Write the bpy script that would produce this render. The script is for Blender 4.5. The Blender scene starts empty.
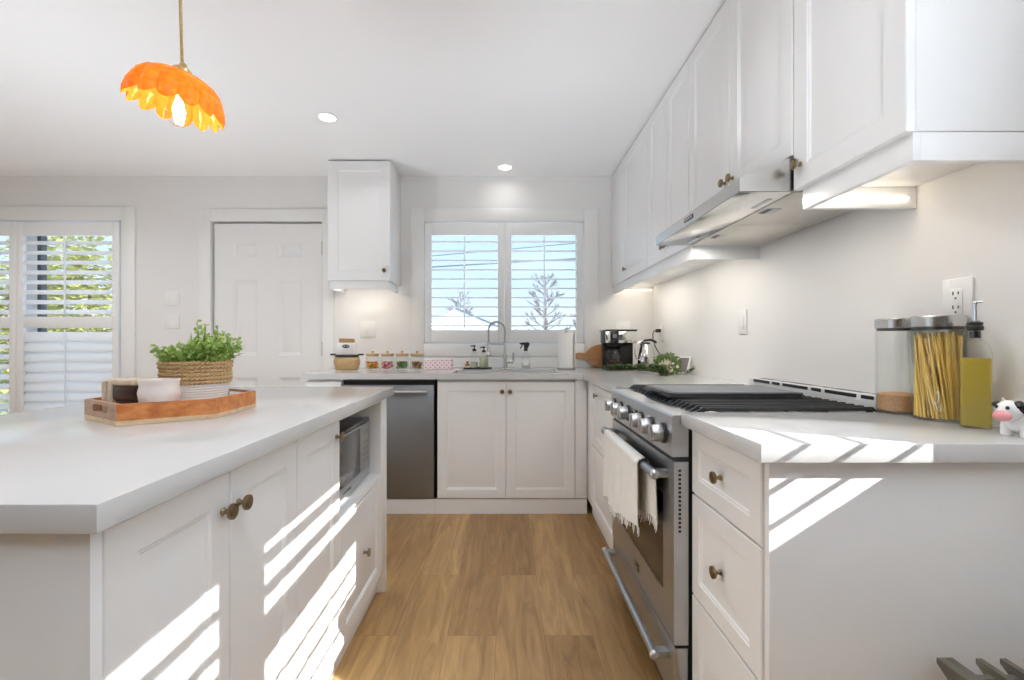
import bpy, bmesh, math, random
from mathutils import Vector, Matrix

random.seed(11)
PI = math.pi
SC = bpy.context.scene
COL = SC.collection
R = math.radians

# ------------------------------------------------------------------ camera, sky, sun, lamps, exposure
H = 1.12
cam_d = bpy.data.cameras.new('camera')
cam = bpy.data.objects.new('camera', cam_d)
COL.objects.link(cam)
cam_d.sensor_width = 36.0
cam_d.lens = 16.0
cam_d.clip_start = 0.02
cam_d.clip_end = 400
cam_d.shift_x = 7.0 / 1024
cam_d.shift_y = 2.5 / 1024
cam.location = (0, 0, H)
cam.rotation_euler = (PI / 2, 0, 0)
SC.camera = cam

SC.view_settings.view_transform = 'Standard'
SC.view_settings.look = 'None'
SC.view_settings.gamma = 1.0
SC.view_settings.use_curve_mapping = False
SC.view_settings.exposure = 0.75
SC.cycles.use_denoising = True
SC.cycles.max_bounces = 12
SC.cycles.diffuse_bounces = 8
SC.cycles.glossy_bounces = 6
SC.cycles.transmission_bounces = 8
SC.cycles.transparent_max_bounces = 16
SC.cycles.sample_clamp_indirect = 6.0
SC.cycles.caustics_reflective = False
SC.cycles.caustics_refractive = False


def new_nodes(nt):
    nt.nodes.clear()
    return nt.nodes, nt.links


w = bpy.data.worlds.new('sky')
SC.world = w
w.use_nodes = True
n, l = new_nodes(w.node_tree)
out = n.new('ShaderNodeOutputWorld')
bg = n.new('ShaderNodeBackground')
tc = n.new('ShaderNodeTexCoord')
sep = n.new('ShaderNodeSeparateXYZ')
ramp = n.new('ShaderNodeValToRGB')
ramp.color_ramp.elements[0].position = 0.0
ramp.color_ramp.elements[0].color = (0.84, 0.92, 1.0, 1)
ramp.color_ramp.elements[1].position = 0.5
ramp.color_ramp.elements[1].color = (0.36, 0.58, 0.95, 1)
e = ramp.color_ramp.elements.new(0.12)
e.color = (0.62, 0.80, 1.0, 1)
l.new(tc.outputs['Generated'], sep.inputs[0])
l.new(sep.outputs['Z'], ramp.inputs[0])
# the sky is brighter around the sun, which stands behind the camera
dotn = n.new('ShaderNodeVectorMath')
dotn.operation = 'DOT_PRODUCT'
dotn.inputs[1].default_value = Vector((1, -0.535, 0.649)).normalized()
l.new(tc.outputs['Generated'], dotn.inputs[0])
mr = n.new('ShaderNodeMapRange')
mr.inputs['From Min'].default_value = -0.1
mr.inputs['From Max'].default_value = 1.0
mr.inputs['To Min'].default_value = 0.84
mr.inputs['To Max'].default_value = 1.4
l.new(dotn.outputs['Value'], mr.inputs['Value'])
l.new(ramp.outputs[0], bg.inputs['Color'])
l.new(mr.outputs[0], bg.inputs['Strength'])
l.new(bg.outputs[0], out.inputs[0])

SUN_DIR = Vector((-1, 0.535, -0.649)).normalized()
sd = bpy.data.lights.new('sun', 'SUN')
sd.energy = 7.5
sd.angle = R(0.28)
sd.color = (1.0, 0.975, 0.95)
so = bpy.data.objects.new('sun', sd)
COL.objects.link(so)
so.rotation_euler = SUN_DIR.to_track_quat('-Z', 'Y').to_euler()
so.location = (8, -4, 8)

POT_POWER = 5.6
REAR_POWER = 0.8
HOOD_FILL_POWER = 0.9
UNDER_POWER = 1.7
BULB_POWER = 1.3
ADDED_UPLIGHT_POWER = 31.0

# ------------------------------------------------------------------ helpers


class MB:
    """collects shapes, builds ONE mesh object"""

    def __init__(self):
        self.v = []
        self.f = []

    def add(self, vs, fs, M=None):
        b = len(self.v)
        for p in vs:
            p = Vector(p)
            if M is not None:
                p = M @ p
            self.v.append(p)
        for f in fs:
            self.f.append([b + i for i in f])
        return self

    def box(self, x0, x1, y0, y1, z0, z1, bev=0.0, seg=2, M=None):
        x0, x1 = min(x0, x1), max(x0, x1)
        y0, y1 = min(y0, y1), max(y0, y1)
        z0, z1 = min(z0, z1), max(z0, z1)
        vs = [(x, y, z) for z in (z0, z1) for y in (y0, y1) for x in (x0, x1)]
        fs = [(0, 2, 3, 1), (4, 5, 7, 6), (0, 1, 5, 4), (2, 6, 7, 3), (0, 4, 6, 2), (1, 3, 7, 5)]
        if bev <= 0:
            return self.add(vs, fs, M)
        bm = bmesh.new()
        bv = [bm.verts.new(p) for p in vs]
        for f in fs:
            bm.faces.new([bv[i] for i in f])
        bev = min(bev, 0.49 * min(x1 - x0, y1 - y0, z1 - z0))
        bmesh.ops.bevel(bm, geom=list(bm.edges), offset=bev, segments=seg, profile=0.5, affect='EDGES')
        bm.verts.index_update()
        self.add([v.co.copy() for v in bm.verts], [[v.index for v in f.verts] for f in bm.faces], M)
        bm.free()
        return self

    def prism(self, pts, d0, d1, axis='z', M=None):
        """pts 2-D outline, extruded d0..d1 along axis (x: pts are y,z; y: pts are x,z; z: pts are x,y)"""
        k = len(pts)

        def P(p, d):
            return {'x': (d, p[0], p[1]), 'y': (p[0], d, p[1]), 'z': (p[0], p[1], d)}[axis]
        vs = [P(p, d0) for p in pts] + [P(p, d1) for p in pts]
        fs = [list(range(k))[::-1], list(range(k, 2 * k))]
        for i in range(k):
            j = (i + 1) % k
            fs.append((i, j, k + j, k + i))
        return self.add(vs, fs, M)

    def lathe(self, prof, c=(0, 0, 0), seg=32, M=None, rfun=None, closed=False):
        """prof [(r,z)] about Z through c"""
        vs, fs = [], []
        rows = []
        for (r, z) in prof:
            if r < 1e-6:
                rows.append([len(vs)])
                vs.append((c[0], c[1], c[2] + z))
            else:
                row = []
                for i in range(seg):
                    a = 2 * PI * i / seg
                    rr = r * (rfun(a, z) if rfun else 1.0)
                    row.append(len(vs))
                    vs.append((c[0] + rr * math.cos(a), c[1] + rr * math.sin(a), c[2] + z))
                rows.append(row)
        for a, b in zip(rows, rows[1:]):
            if len(a) == 1 and len(b) == 1:
                continue
            for i in range(seg):
                j = (i + 1) % seg
                if len(a) == 1:
                    fs.append((a[0], b[j], b[i]))
                elif len(b) == 1:
                    fs.append((a[i], a[j], b[0]))
                else:
                    fs.append((a[i], a[j], b[j], b[i]))
        if len(rows[0]) > 1 and not closed:
            fs.append(rows[0][::-1])
        if len(rows[-1]) > 1 and not closed:
            fs.append(rows[-1])
        return self.add(vs, fs, M)

    def tube(self, pts, r, seg=10, M=None, cap=True):
        pts = [Vector(p) for p in pts]
        k = len(pts)
        rs = r if isinstance(r, (list, tuple)) else [r] * k
        t0 = (pts[1] - pts[0]).normalized()
        up = Vector((0, 0, 1)) if abs(t0.z) < 0.9 else Vector((1, 0, 0))
        nrm = t0.cross(up).normalized()
        vs, fs = [], []
        for i, p in enumerate(pts):
            if i == 0:
                t = pts[1] - pts[0]
            elif i == k - 1:
                t = pts[-1] - pts[-2]
            else:
                t = pts[i + 1] - pts[i - 1]
            t.normalize()
            nrm = (nrm - t * nrm.dot(t))
            if nrm.length < 1e-6:
                nrm = t.orthogonal()
            nrm.normalize()
            bi = t.cross(nrm)
            for s in range(seg):
                a = 2 * PI * s / seg
                vs.append(p + (nrm * math.cos(a) + bi * math.sin(a)) * rs[i])
        for i in range(k - 1):
            for s in range(seg):
                s2 = (s + 1) % seg
                fs.append((i * seg + s, i * seg + s2, (i + 1) * seg + s2, (i + 1) * seg + s))
        if cap:
            fs.append(list(range(seg))[::-1])
            fs.append([(k - 1) * seg + s for s in range(seg)])
        return self.add(vs, fs, M)

    def ball(self, c, r, su=16, sv=10, M=None):
        rx, ry, rz = r if isinstance(r, (list, tuple)) else (r, r, r)
        vs = [(c[0], c[1], c[2] - rz)]
        for j in range(1, sv):
            ph = -PI / 2 + PI * j / sv
            for i in range(su):
                a = 2 * PI * i / su
                vs.append((c[0] + rx * math.cos(ph) * math.cos(a), c[1] + ry * math.cos(ph) * math.sin(a), c[2] + rz * math.sin(ph)))
        vs.append((c[0], c[1], c[2] + rz))
        fs = []
        for i in range(su):
            fs.append((0, 1 + (i + 1) % su, 1 + i))
        for j in range(sv - 2):
            for i in range(su):
                a = 1 + j * su + i
                b = 1 + j * su + (i + 1) % su
                fs.append((a, b, b + su, a + su))
        top = len(vs) - 1
        o = 1 + (sv - 2) * su
        for i in range(su):
            fs.append((o + i, o + (i + 1) % su, top))
        return self.add(vs, fs, M)

    def ring_panel(self, o, u, wv, W, Hh, prof):
        """concentric rectangles: raised-panel door. o corner, u width dir, wv outward dir, height is Z"""
        o, u, wv = Vector(o), Vector(u), Vector(wv)
        v = Vector((0, 0, 1))
        vs, fs = [], []
        for (ins, d) in prof:
            for (a, b) in ((ins, ins), (W - ins, ins), (W - ins, Hh - ins), (ins, Hh - ins)):
                vs.append(o + u * a + v * b + wv * d)
        k = len(prof)
        for i in range(k - 1):
            for s in range(4):
                t = (s + 1) % 4
                fs.append((i * 4 + s, i * 4 + t, i * 4 + 4 + t, i * 4 + 4 + s))
        fs.append((3, 2, 1, 0))
        fs.append([(k - 1) * 4 + s for s in range(4)])
        return self.add(vs, fs)

    def louver(self, ax, a0, a1, c, chord=0.064, t=0.011, tilt=0.0):
        """a blade along x (section y,z) or along y (section x,z); tilt lifts the +side"""
        pts = []
        for i in range(12):
            a = 2 * PI * i / 12
            p, q = chord / 2 * math.cos(a), t / 2 * math.sin(a)
            pts.append((c[0] + p * math.cos(tilt) - q * math.sin(tilt), c[1] + p * math.sin(tilt) + q * math.cos(tilt)))
        return self.prism(pts, a0, a1, ax)

    def build(self, name, mat, parent=None, world=True, smooth=35, kind=None):
        """vertices are world coordinates unless world=False (then local to the parent)"""
        me = bpy.data.meshes.new(name)
        off = Vector((0, 0, 0))
        if parent is not None and world:
            p = parent
            while p is not None:
                off += p.location
                p = p.parent
        me.from_pydata([tuple(p - off) for p in self.v], [], self.f)
        bm = bmesh.new()
        bm.from_mesh(me)
        bmesh.ops.recalc_face_normals(bm, faces=list(bm.faces))
        bm.to_mesh(me)
        bm.free()
        mats = mat if isinstance(mat, (list, tuple)) else [mat]
        for m in mats:
            me.materials.append(m)
        if smooth:
            me.polygons.foreach_set('use_smooth', [True] * len(me.polygons))
            me.set_sharp_from_angle(angle=R(smooth))
        me.update()
        o = bpy.data.objects.new(name, me)
        COL.objects.link(o)
        if parent is not None:
            o.parent = parent
        if kind:
            o['kind'] = kind
        return o


def thing(name, label, cat, loc=(0, 0, 0), rz=0.0, group=None):
    o = bpy.data.objects.new(name, None)
    o.empty_display_size = 0.05
    COL.objects.link(o)
    o.location = loc
    o.rotation_euler = (0, 0, rz)
    o['label'] = label
    o['category'] = cat
    if group:
        o['group'] = group
    return o


def tag(o, label, cat, group=None, kind=None):
    o['label'] = label
    o['category'] = cat
    if group:
        o['group'] = group
    if kind:
        o['kind'] = kind
    return o


def struct(o):
    o['kind'] = 'structure'
    return o


def copy_tree(o, parent=None):
    kids = list(o.children)
    c = o.copy()
    COL.objects.link(c)
    c.parent = parent
    for ch in kids:
        copy_tree(ch, c)
    return c


def arc(c, r, a0, a1, n_, plane='xz'):
    out_ = []
    for i in range(n_ + 1):
        a = R(a0 + (a1 - a0) * i / n_)
        p, q = r * math.cos(a), r * math.sin(a)
        out_.append({'xz': (c[0] + p, c[1], c[2] + q), 'xy': (c[0] + p, c[1] + q, c[2]), 'yz': (c[0], c[1] + p, c[2] + q)}[plane])
    return out_


def rrect(w_, h_, r, n_=6):
    pts = []
    for (cx, cy, a0) in ((w_ / 2 - r, h_ / 2 - r, 0), (-w_ / 2 + r, h_ / 2 - r, 90), (-w_ / 2 + r, -h_ / 2 + r, 180), (w_ / 2 - r, -h_ / 2 + r, 270)):
        for i in range(n_ + 1):
            a = R(a0 + 90 * i / n_)
            pts.append((cx + r * math.cos(a), cy + r * math.sin(a)))
    return pts


# ------------------------------------------------------------------ materials
def principled(name, col, rough=0.5, metal=0.0, spec=0.5, var=0.0, scale=8.0, bump=0.0, bscale=60.0, stretch=None, aniso=0.0, coat=0.0, emit=None, estr=0.0, trans=0.0):
    m = bpy.data.materials.new(name)
    m.use_nodes = True
    n, l = new_nodes(m.node_tree)
    out = n.new('ShaderNodeOutputMaterial')
    b = n.new('ShaderNodeBsdfPrincipled')
    l.new(b.outputs[0], out.inputs[0])
    b.inputs['Base Color'].default_value = (*col, 1)
    b.inputs['Roughness'].default_value = rough
    b.inputs['Metallic'].default_value = metal
    b.inputs['Specular IOR Level'].default_value = spec
    b.inputs['Coat Weight'].default_value = coat
    b.inputs['Anisotropic'].default_value = aniso
    b.inputs['Transmission Weight'].default_value = trans
    if emit:
        b.inputs['Emission Color'].default_value = (*emit, 1)
        b.inputs['Emission Strength'].default_value = estr
    tcn = n.new('ShaderNodeTexCoord')
    mp = n.new('ShaderNodeMapping')
    l.new(tcn.outputs['Object'], mp.inputs[0])
    if stretch:
        mp.inputs['Scale'].default_value = stretch
    nz = n.new('ShaderNodeTexNoise')
    nz.inputs['Scale'].default_value = scale
    nz.inputs['Detail'].default_value = 4
    l.new(mp.outputs[0], nz.inputs['Vector'])
    mx = n.new('ShaderNodeMix')
    mx.data_type = 'RGBA'
    mx.inputs[6].default_value = (*[max(0, c * (1 - var)) for c in col], 1)
    mx.inputs[7].default_value = (*[min(1, c * (1 + var)) for c in col], 1)
    l.new(nz.outputs['Fac'], mx.inputs[0])
    l.new(mx.outputs[2], b.inputs['Base Color'])
    if bump > 0:
        n2 = n.new('ShaderNodeTexNoise')
        n2.inputs['Scale'].default_value = bscale
        n2.inputs['Detail'].default_value = 3
        l.new(mp.outputs[0], n2.inputs['Vector'])
        bp = n.new('ShaderNodeBump')
        bp.inputs['Strength'].default_value = bump
        bp.inputs['Distance'].default_value = 0.002
        l.new(n2.outputs['Fac'], bp.inputs['Height'])
        l.new(bp.outputs[0], b.inputs['Normal'])
    return m


def wood(name, c1, c2, scale=1.0, rough=0.45, axis='x'):
    m = bpy.data.materials.new(name)
    m.use_nodes = True
    n, l = new_nodes(m.node_tree)
    out = n.new('ShaderNodeOutputMaterial')
    b = n.new('ShaderNodeBsdfPrincipled')
    b.inputs['Roughness'].default_value = rough
    l.new(b.outputs[0], out.inputs[0])
    tcn = n.new('ShaderNodeTexCoord')
    mp = n.new('ShaderNodeMapping')
    s = {'x': (2, 26, 26), 'y': (26, 2, 26), 'z': (26, 26, 2)}[axis]
    mp.inputs['Scale'].default_value = [k * scale for k in s]
    l.new(tcn.outputs['Object'], mp.inputs[0])
    nz = n.new('ShaderNodeTexNoise')
    nz.inputs['Scale'].default_value = 1.6
    nz.inputs['Detail'].default_value = 8
    nz.inputs['Distortion'].default_value = 0.25
    l.new(mp.outputs[0], nz.inputs['Vector'])
    rp = n.new('ShaderNodeValToRGB')
    rp.color_ramp.elements[0].position = 0.3
    rp.color_ramp.elements[0].color = (*c1, 1)
    rp.color_ramp.elements[1].position = 0.7
    rp.color_ramp.elements[1].color = (*c2, 1)
    l.new(nz.outputs['Fac'], rp.inputs[0])
    l.new(rp.outputs[0], b.inputs['Base Color'])
    return m


def thin_fresnel(n, l):
    """reflectance of a thin sheet, the same from both sides"""
    lw = n.new('ShaderNodeLayerWeight')
    lw.inputs[0].default_value = 0.5
    pw = n.new('ShaderNodeMath')
    pw.operation = 'POWER'
    pw.inputs[1].default_value = 5.0
    l.new(lw.outputs['Facing'], pw.inputs[0])
    ma = n.new('ShaderNodeMath')
    ma.operation = 'MULTIPLY_ADD'
    ma.inputs[1].default_value = 0.93
    ma.inputs[2].default_value = 0.05
    l.new(pw.outputs[0], ma.inputs[0])
    return ma.outputs[0]


def thin_glass(name, tint=(0.97, 0.985, 0.98), refl=1.0):
    m = bpy.data.materials.new(name)
    m.use_nodes = True
    n, l = new_nodes(m.node_tree)
    out = n.new('ShaderNodeOutputMaterial')
    t = n.new('ShaderNodeBsdfTransparent')
    t.inputs[0].default_value = (*tint, 1)
    g = n.new('ShaderNodeBsdfGlossy')
    g.inputs['Roughness'].default_value = 0.03
    fr = thin_fresnel(n, l)
    ml = n.new('ShaderNodeMath')
    ml.operation = 'MULTIPLY'
    ml.inputs[1].default_value = refl
    l.new(fr, ml.inputs[0])
    mx = n.new('ShaderNodeMixShader')
    l.new(ml.outputs[0], mx.inputs[0])
    l.new(t.outputs[0], mx.inputs[1])
    l.new(g.outputs[0], mx.inputs[2])
    l.new(mx.outputs[0], out.inputs[0])
    return m


def translucent_mix(name, col, fac, rough=0.4, tcol=None):
    m = bpy.data.materials.new(name)
    m.use_nodes = True
    n, l = new_nodes(m.node_tree)
    out = n.new('ShaderNodeOutputMaterial')
    b = n.new('ShaderNodeBsdfPrincipled')
    b.inputs['Base Color'].default_value = (*col, 1)
    b.inputs['Roughness'].default_value = rough
    t = n.new('ShaderNodeBsdfTranslucent')
    t.inputs[0].default_value = (*(tcol or col), 1)
    mx = n.new('ShaderNodeMixShader')
    mx.inputs[0].default_value = fac
    l.new(b.outputs[0], mx.inputs[1])
    l.new(t.outputs[0], mx.inputs[2])
    l.new(mx.outputs[0], out.inputs[0])
    return m


def emission(name, col, s):
    m = bpy.data.materials.new(name)
    m.use_nodes = True
    n, l = new_nodes(m.node_tree)
    out = n.new('ShaderNodeOutputMaterial')
    e = n.new('ShaderNodeEmission')
    e.inputs[0].default_value = (*col, 1)
    e.inputs[1].default_value = s
    l.new(e.outputs[0], out.inputs[0])
    return m


def floor_material():
    m = bpy.data.materials.new('oak_plank_floor')
    m.use_nodes = True
    n, l = new_nodes(m.node_tree)
    out = n.new('ShaderNodeOutputMaterial')
    b = n.new('ShaderNodeBsdfPrincipled')
    l.new(b.outputs[0], out.inputs[0])
    tcn = n.new('ShaderNodeTexCoord')
    mp = n.new('ShaderNodeMapping')
    mp.inputs['Rotation'].default_value = (0, 0, R(90))
    mp.inputs['Location'].default_value = (0.52, 0.035, 0)
    l.new(tcn.outputs['Object'], mp.inputs[0])
    br = n.new('ShaderNodeTexBrick')
    br.offset = 0.37
    br.offset_frequency = 2
    br.inputs['Scale'].default_value = 1.0
    br.inputs['Brick Width'].default_value = 1.22
    br.inputs['Row Height'].default_value = 0.185
    br.inputs['Mortar Size'].default_value = 0.0012
    br.inputs['Mortar Smooth'].default_value = 0.2
    br.inputs['Bias'].default_value = 0.0
    br.inputs['Color1'].default_value = (0.33, 0.19, 0.074, 1)
    br.inputs['Color2'].default_value = (0.48, 0.305, 0.132, 1)
    br.inputs['Mortar'].default_value = (0.30, 0.18, 0.08, 1)
    l.new(mp.outputs[0], br.inputs['Vector'])
    gm = n.new('ShaderNodeMapping')
    gm.inputs['Scale'].default_value = (13, 1.4, 1)
    l.new(tcn.outputs['Object'], gm.inputs[0])
    # shift the grain per plank
    ad = n.new('ShaderNodeVectorMath')
    ad.operation = 'ADD'
    sc_ = n.new('ShaderNodeVectorMath')
    sc_.operation = 'SCALE'
    sc_.inputs['Scale'].default_value = 40
    l.new(br.outputs['Color'], sc_.inputs[0])
    l.new(gm.outputs[0], ad.inputs[0])
    l.new(sc_.outputs[0], ad.inputs[1])
    nz = n.new('ShaderNodeTexNoise')
    nz.inputs['Scale'].default_value = 1.6
    nz.inputs['Detail'].default_value = 9
    nz.inputs['Roughness'].default_value = 0.62
    nz.inputs['Distortion'].default_value = 1.4
    l.new(ad.outputs[0], nz.inputs['Vector'])
    rp = n.new('ShaderNodeValToRGB')
    rp.color_ramp.elements[0].position = 0.3
    rp.color_ramp.elements[0].color = (0.62, 0.56, 0.50, 1)
    rp.color_ramp.elements[1].position = 0.7
    rp.color_ramp.elements[1].color = (1.20, 1.19, 1.17, 1)
    l.new(nz.outputs['Fac'], rp.inputs[0])
    mx = n.new('ShaderNodeMix')
    mx.data_type = 'RGBA'
    mx.blend_type = 'MULTIPLY'
    mx.inputs[0].default_value = 1.0
    l.new(br.outputs['Color'], mx.inputs[6])
    l.new(rp.outputs[0], mx.inputs[7])
    l.new(mx.outputs[2], b.inputs['Base Color'])
    b.inputs['Roughness'].default_value = 0.36
    bp = n.new('ShaderNodeBump')
    bp.inputs['Strength'].default_value = 0.25
    bp.inputs['Distance'].default_value = 0.001
    l.new(nz.outputs['Fac'], bp.inputs['Height'])
    l.new(bp.outputs[0], b.inputs['Normal'])
    return m


M = {}
M['wall'] = principled('wall_paint', (0.81, 0.80, 0.785), 0.7, var=0.012, scale=3, bump=0.04, bscale=300)
M['ceiling'] = principled('ceiling_paint', (0.91, 0.91, 0.91), 0.8, var=0.01, scale=3, bump=0.04, bscale=300)
M['trim'] = principled('trim_paint', (0.84, 0.835, 0.82), 0.4, var=0.008)
M['door'] = principled('door_paint', (0.83, 0.825, 0.81), 0.42, var=0.008)
M['cab'] = principled('cabinet_white', (0.84, 0.838, 0.834), 0.33, var=0.006)
M['cab_in'] = principled('cabinet_inside', (0.80, 0.80, 0.79), 0.5, var=0.006)
M['quartz'] = principled('white_quartz', (0.61, 0.607, 0.602), 0.13, var=0.02, scale=5, spec=0.5)
M['floor'] = floor_material()
M['steel'] = principled('brushed_steel', (0.62, 0.61, 0.59), 0.27, metal=1, var=0.06, scale=6, stretch=(1, 1, 40), bump=0.04, bscale=10)
M['steel_h'] = principled('brushed_steel_level', (0.50, 0.51, 0.525), 0.33, metal=1, var=0.06, scale=6, stretch=(40, 1, 40), bump=0.03, bscale=8)
M['satin'] = principled('satin_steel', (0.60, 0.60, 0.60), 0.42, metal=1, var=0.04, scale=30)
M['steel_dark'] = principled('dark_brushed_steel', (0.40, 0.39, 0.38), 0.3, metal=1, var=0.05, scale=6, stretch=(40, 1, 1))
M['chrome'] = principled('polished_steel', (0.74, 0.73, 0.71), 0.12, metal=1, var=0.01)
M['filter'] = principled('filter_mesh', (0.66, 0.63, 0.58), 0.42, metal=0.85, var=0.1, scale=200)
M['brass'] = principled('antique_brass', (0.27, 0.20, 0.115), 0.3, metal=1, var=0.15, scale=60)
M['gold'] = principled('pale_brass', (0.72, 0.55, 0.27), 0.28, metal=1, var=0.05)
M['black'] = principled('black_plastic', (0.018, 0.018, 0.019), 0.35, var=0.1)
M['iron'] = principled('cast_iron', (0.030, 0.030, 0.032), 0.5, var=0.2, scale=60, bump=0.3, bscale=250)
M['griddle'] = principled('griddle_grey', (0.15, 0.155, 0.17), 0.62, metal=0.0, var=0.08)
M['darkglass'] = principled('dark_glass', (0.016, 0.014, 0.013), 0.06, spec=0.6, var=0.05)
M['mwglass'] = principled('microwave_glass', (0.06, 0.06, 0.06), 0.12, spec=0.6, var=0.05)
M['glass'] = thin_glass('clear_glass')
M['jar'] = thin_glass('jar_glass', (0.97, 0.978, 0.97), 0.6)
M['louver'] = translucent_mix('louver_white', (0.94, 0.94, 0.935), 0.85)
M['louver_door'] = translucent_mix('door_louver_white', (0.90, 0.90, 0.89), 0.45)
M['shutter'] = principled('shutter_white', (0.84, 0.84, 0.835), 0.4, var=0.006)
M['plate'] = principled('switch_plate', (0.86, 0.85, 0.83), 0.3, var=0.005)
M['slot'] = principled('outlet_slot', (0.06, 0.055, 0.05), 0.5, var=0.05)
M['frame_dark'] = principled('dark_window_frame', (0.10, 0.10, 0.11), 0.5, var=0.05)
M['towel'] = principled('white_towel', (0.86, 0.845, 0.81), 0.9, var=0.03, scale=40, bump=0.5, bscale=500)
M['traywood'] = wood('orange_wood', (0.40, 0.11, 0.025), (0.70, 0.28, 0.08), 1.2, 0.4)
M['palewood'] = wood('pale_wood', (0.56, 0.39, 0.23), (0.74, 0.56, 0.36), 1.2, 0.5)
M['endgrain'] = wood('greyed_end_wood', (0.33, 0.19, 0.12), (0.48, 0.30, 0.20), 1.5, 0.5)
M['boardwood'] = wood('board_wood', (0.30, 0.125, 0.04), (0.50, 0.235, 0.085), 1.0, 0.4)
M['brownwood'] = wood('dark_brown_wood', (0.035, 0.014, 0.010), (0.11, 0.045, 0.028), 1.0, 0.35)
M['greywood'] = wood('weathered_grey_wood', (0.075, 0.065, 0.048), (0.19, 0.165, 0.125), 1.4, 0.55, 'y')
M['cork'] = wood('cork_wood', (0.50, 0.32, 0.16), (0.66, 0.46, 0.26), 2.0, 0.6)
M['bamboo'] = wood('bamboo_tan', (0.50, 0.31, 0.14), (0.64, 0.43, 0.22), 0.9, 0.4)
M['kraft'] = principled('kraft_paper', (0.42, 0.25, 0.12), 0.7, var=0.08)
M['paper'] = principled('white_paper', (0.86, 0.85, 0.82), 0.8, var=0.02)
M['ceramic'] = principled('pinkish_ceramic', (0.80, 0.715, 0.67), 0.32, var=0.03, scale=14)
M['ceramic_white'] = principled('white_ceramic', (0.84, 0.835, 0.82), 0.4, var=0.02)
M['cream'] = principled('cream_ceramic', (0.80, 0.72, 0.58), 0.5, var=0.04)
M['petal'] = principled('flower_petal', (0.86, 0.80, 0.60), 0.6, var=0.08, scale=40)
M['oats'] = principled('dry_oats', (0.52, 0.29, 0.15), 0.9, var=0.35, scale=180, bump=1.0, bscale=260)
M['pasta'] = principled('dry_spaghetti', (0.86, 0.60, 0.17), 0.45, var=0.2, scale=30)
M['leaf'] = translucent_mix('fresh_leaf', (0.24, 0.38, 0.09), 0.3, 0.4, (0.42, 0.62, 0.12))
M['leaf_dark'] = principled('garland_leaf', (0.12, 0.20, 0.045), 0.5, var=0.75, scale=60)
M['twig'] = principled('twig', (0.10, 0.075, 0.045), 0.7, var=0.2)
M['pink'] = principled('pale_pink_card', (0.84, 0.70, 0.68), 0.6, var=0.02)
M['grey_print'] = principled('grey_print', (0.22, 0.20, 0.20), 0.5, var=0.3, scale=26)
M['white_enamel'] = principled('white_glaze', (0.86, 0.85, 0.84), 0.18, var=0.01)
M['black_enamel'] = principled('black_glaze', (0.012, 0.012, 0.012), 0.18, var=0.1)
M['pink_enamel'] = principled('pink_glaze', (0.78, 0.32, 0.33), 0.25, var=0.03)
M['snow'] = principled('snow', (0.90, 0.92, 0.95), 0.8, var=0.02)
M['brick'] = principled('far_wall', (0.42, 0.36, 0.31), 0.8, var=0.1)
M['bark'] = principled('bark', (0.16, 0.14, 0.13), 0.9, var=0.2)
M['wire'] = principled('wire', (0.10, 0.12, 0.14), 0.6, var=0.1)
M['ground'] = principled('snowy_lawn', (0.84, 0.86, 0.88), 0.9, var=0.04, scale=2)
M['fence'] = principled('grey_fence', (0.52, 0.53, 0.54), 0.8, var=0.15, scale=12)
M['post'] = principled('pale_post', (0.62, 0.64, 0.66), 0.6, var=0.04)
M['autumn'] = translucent_mix('yellow_green_leaf', (0.40, 0.40, 0.14), 0.4, 0.6, (0.60, 0.58, 0.20))
M['lens'] = emission('lens_plate', (1.0, 0.93, 0.82), 9.0)
M['led'] = emission('led_strip', (1.0, 0.86, 0.66), 9.0)
M['filament'] = emission('filament', (1.0, 0.80, 0.48), 30.0)


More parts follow.
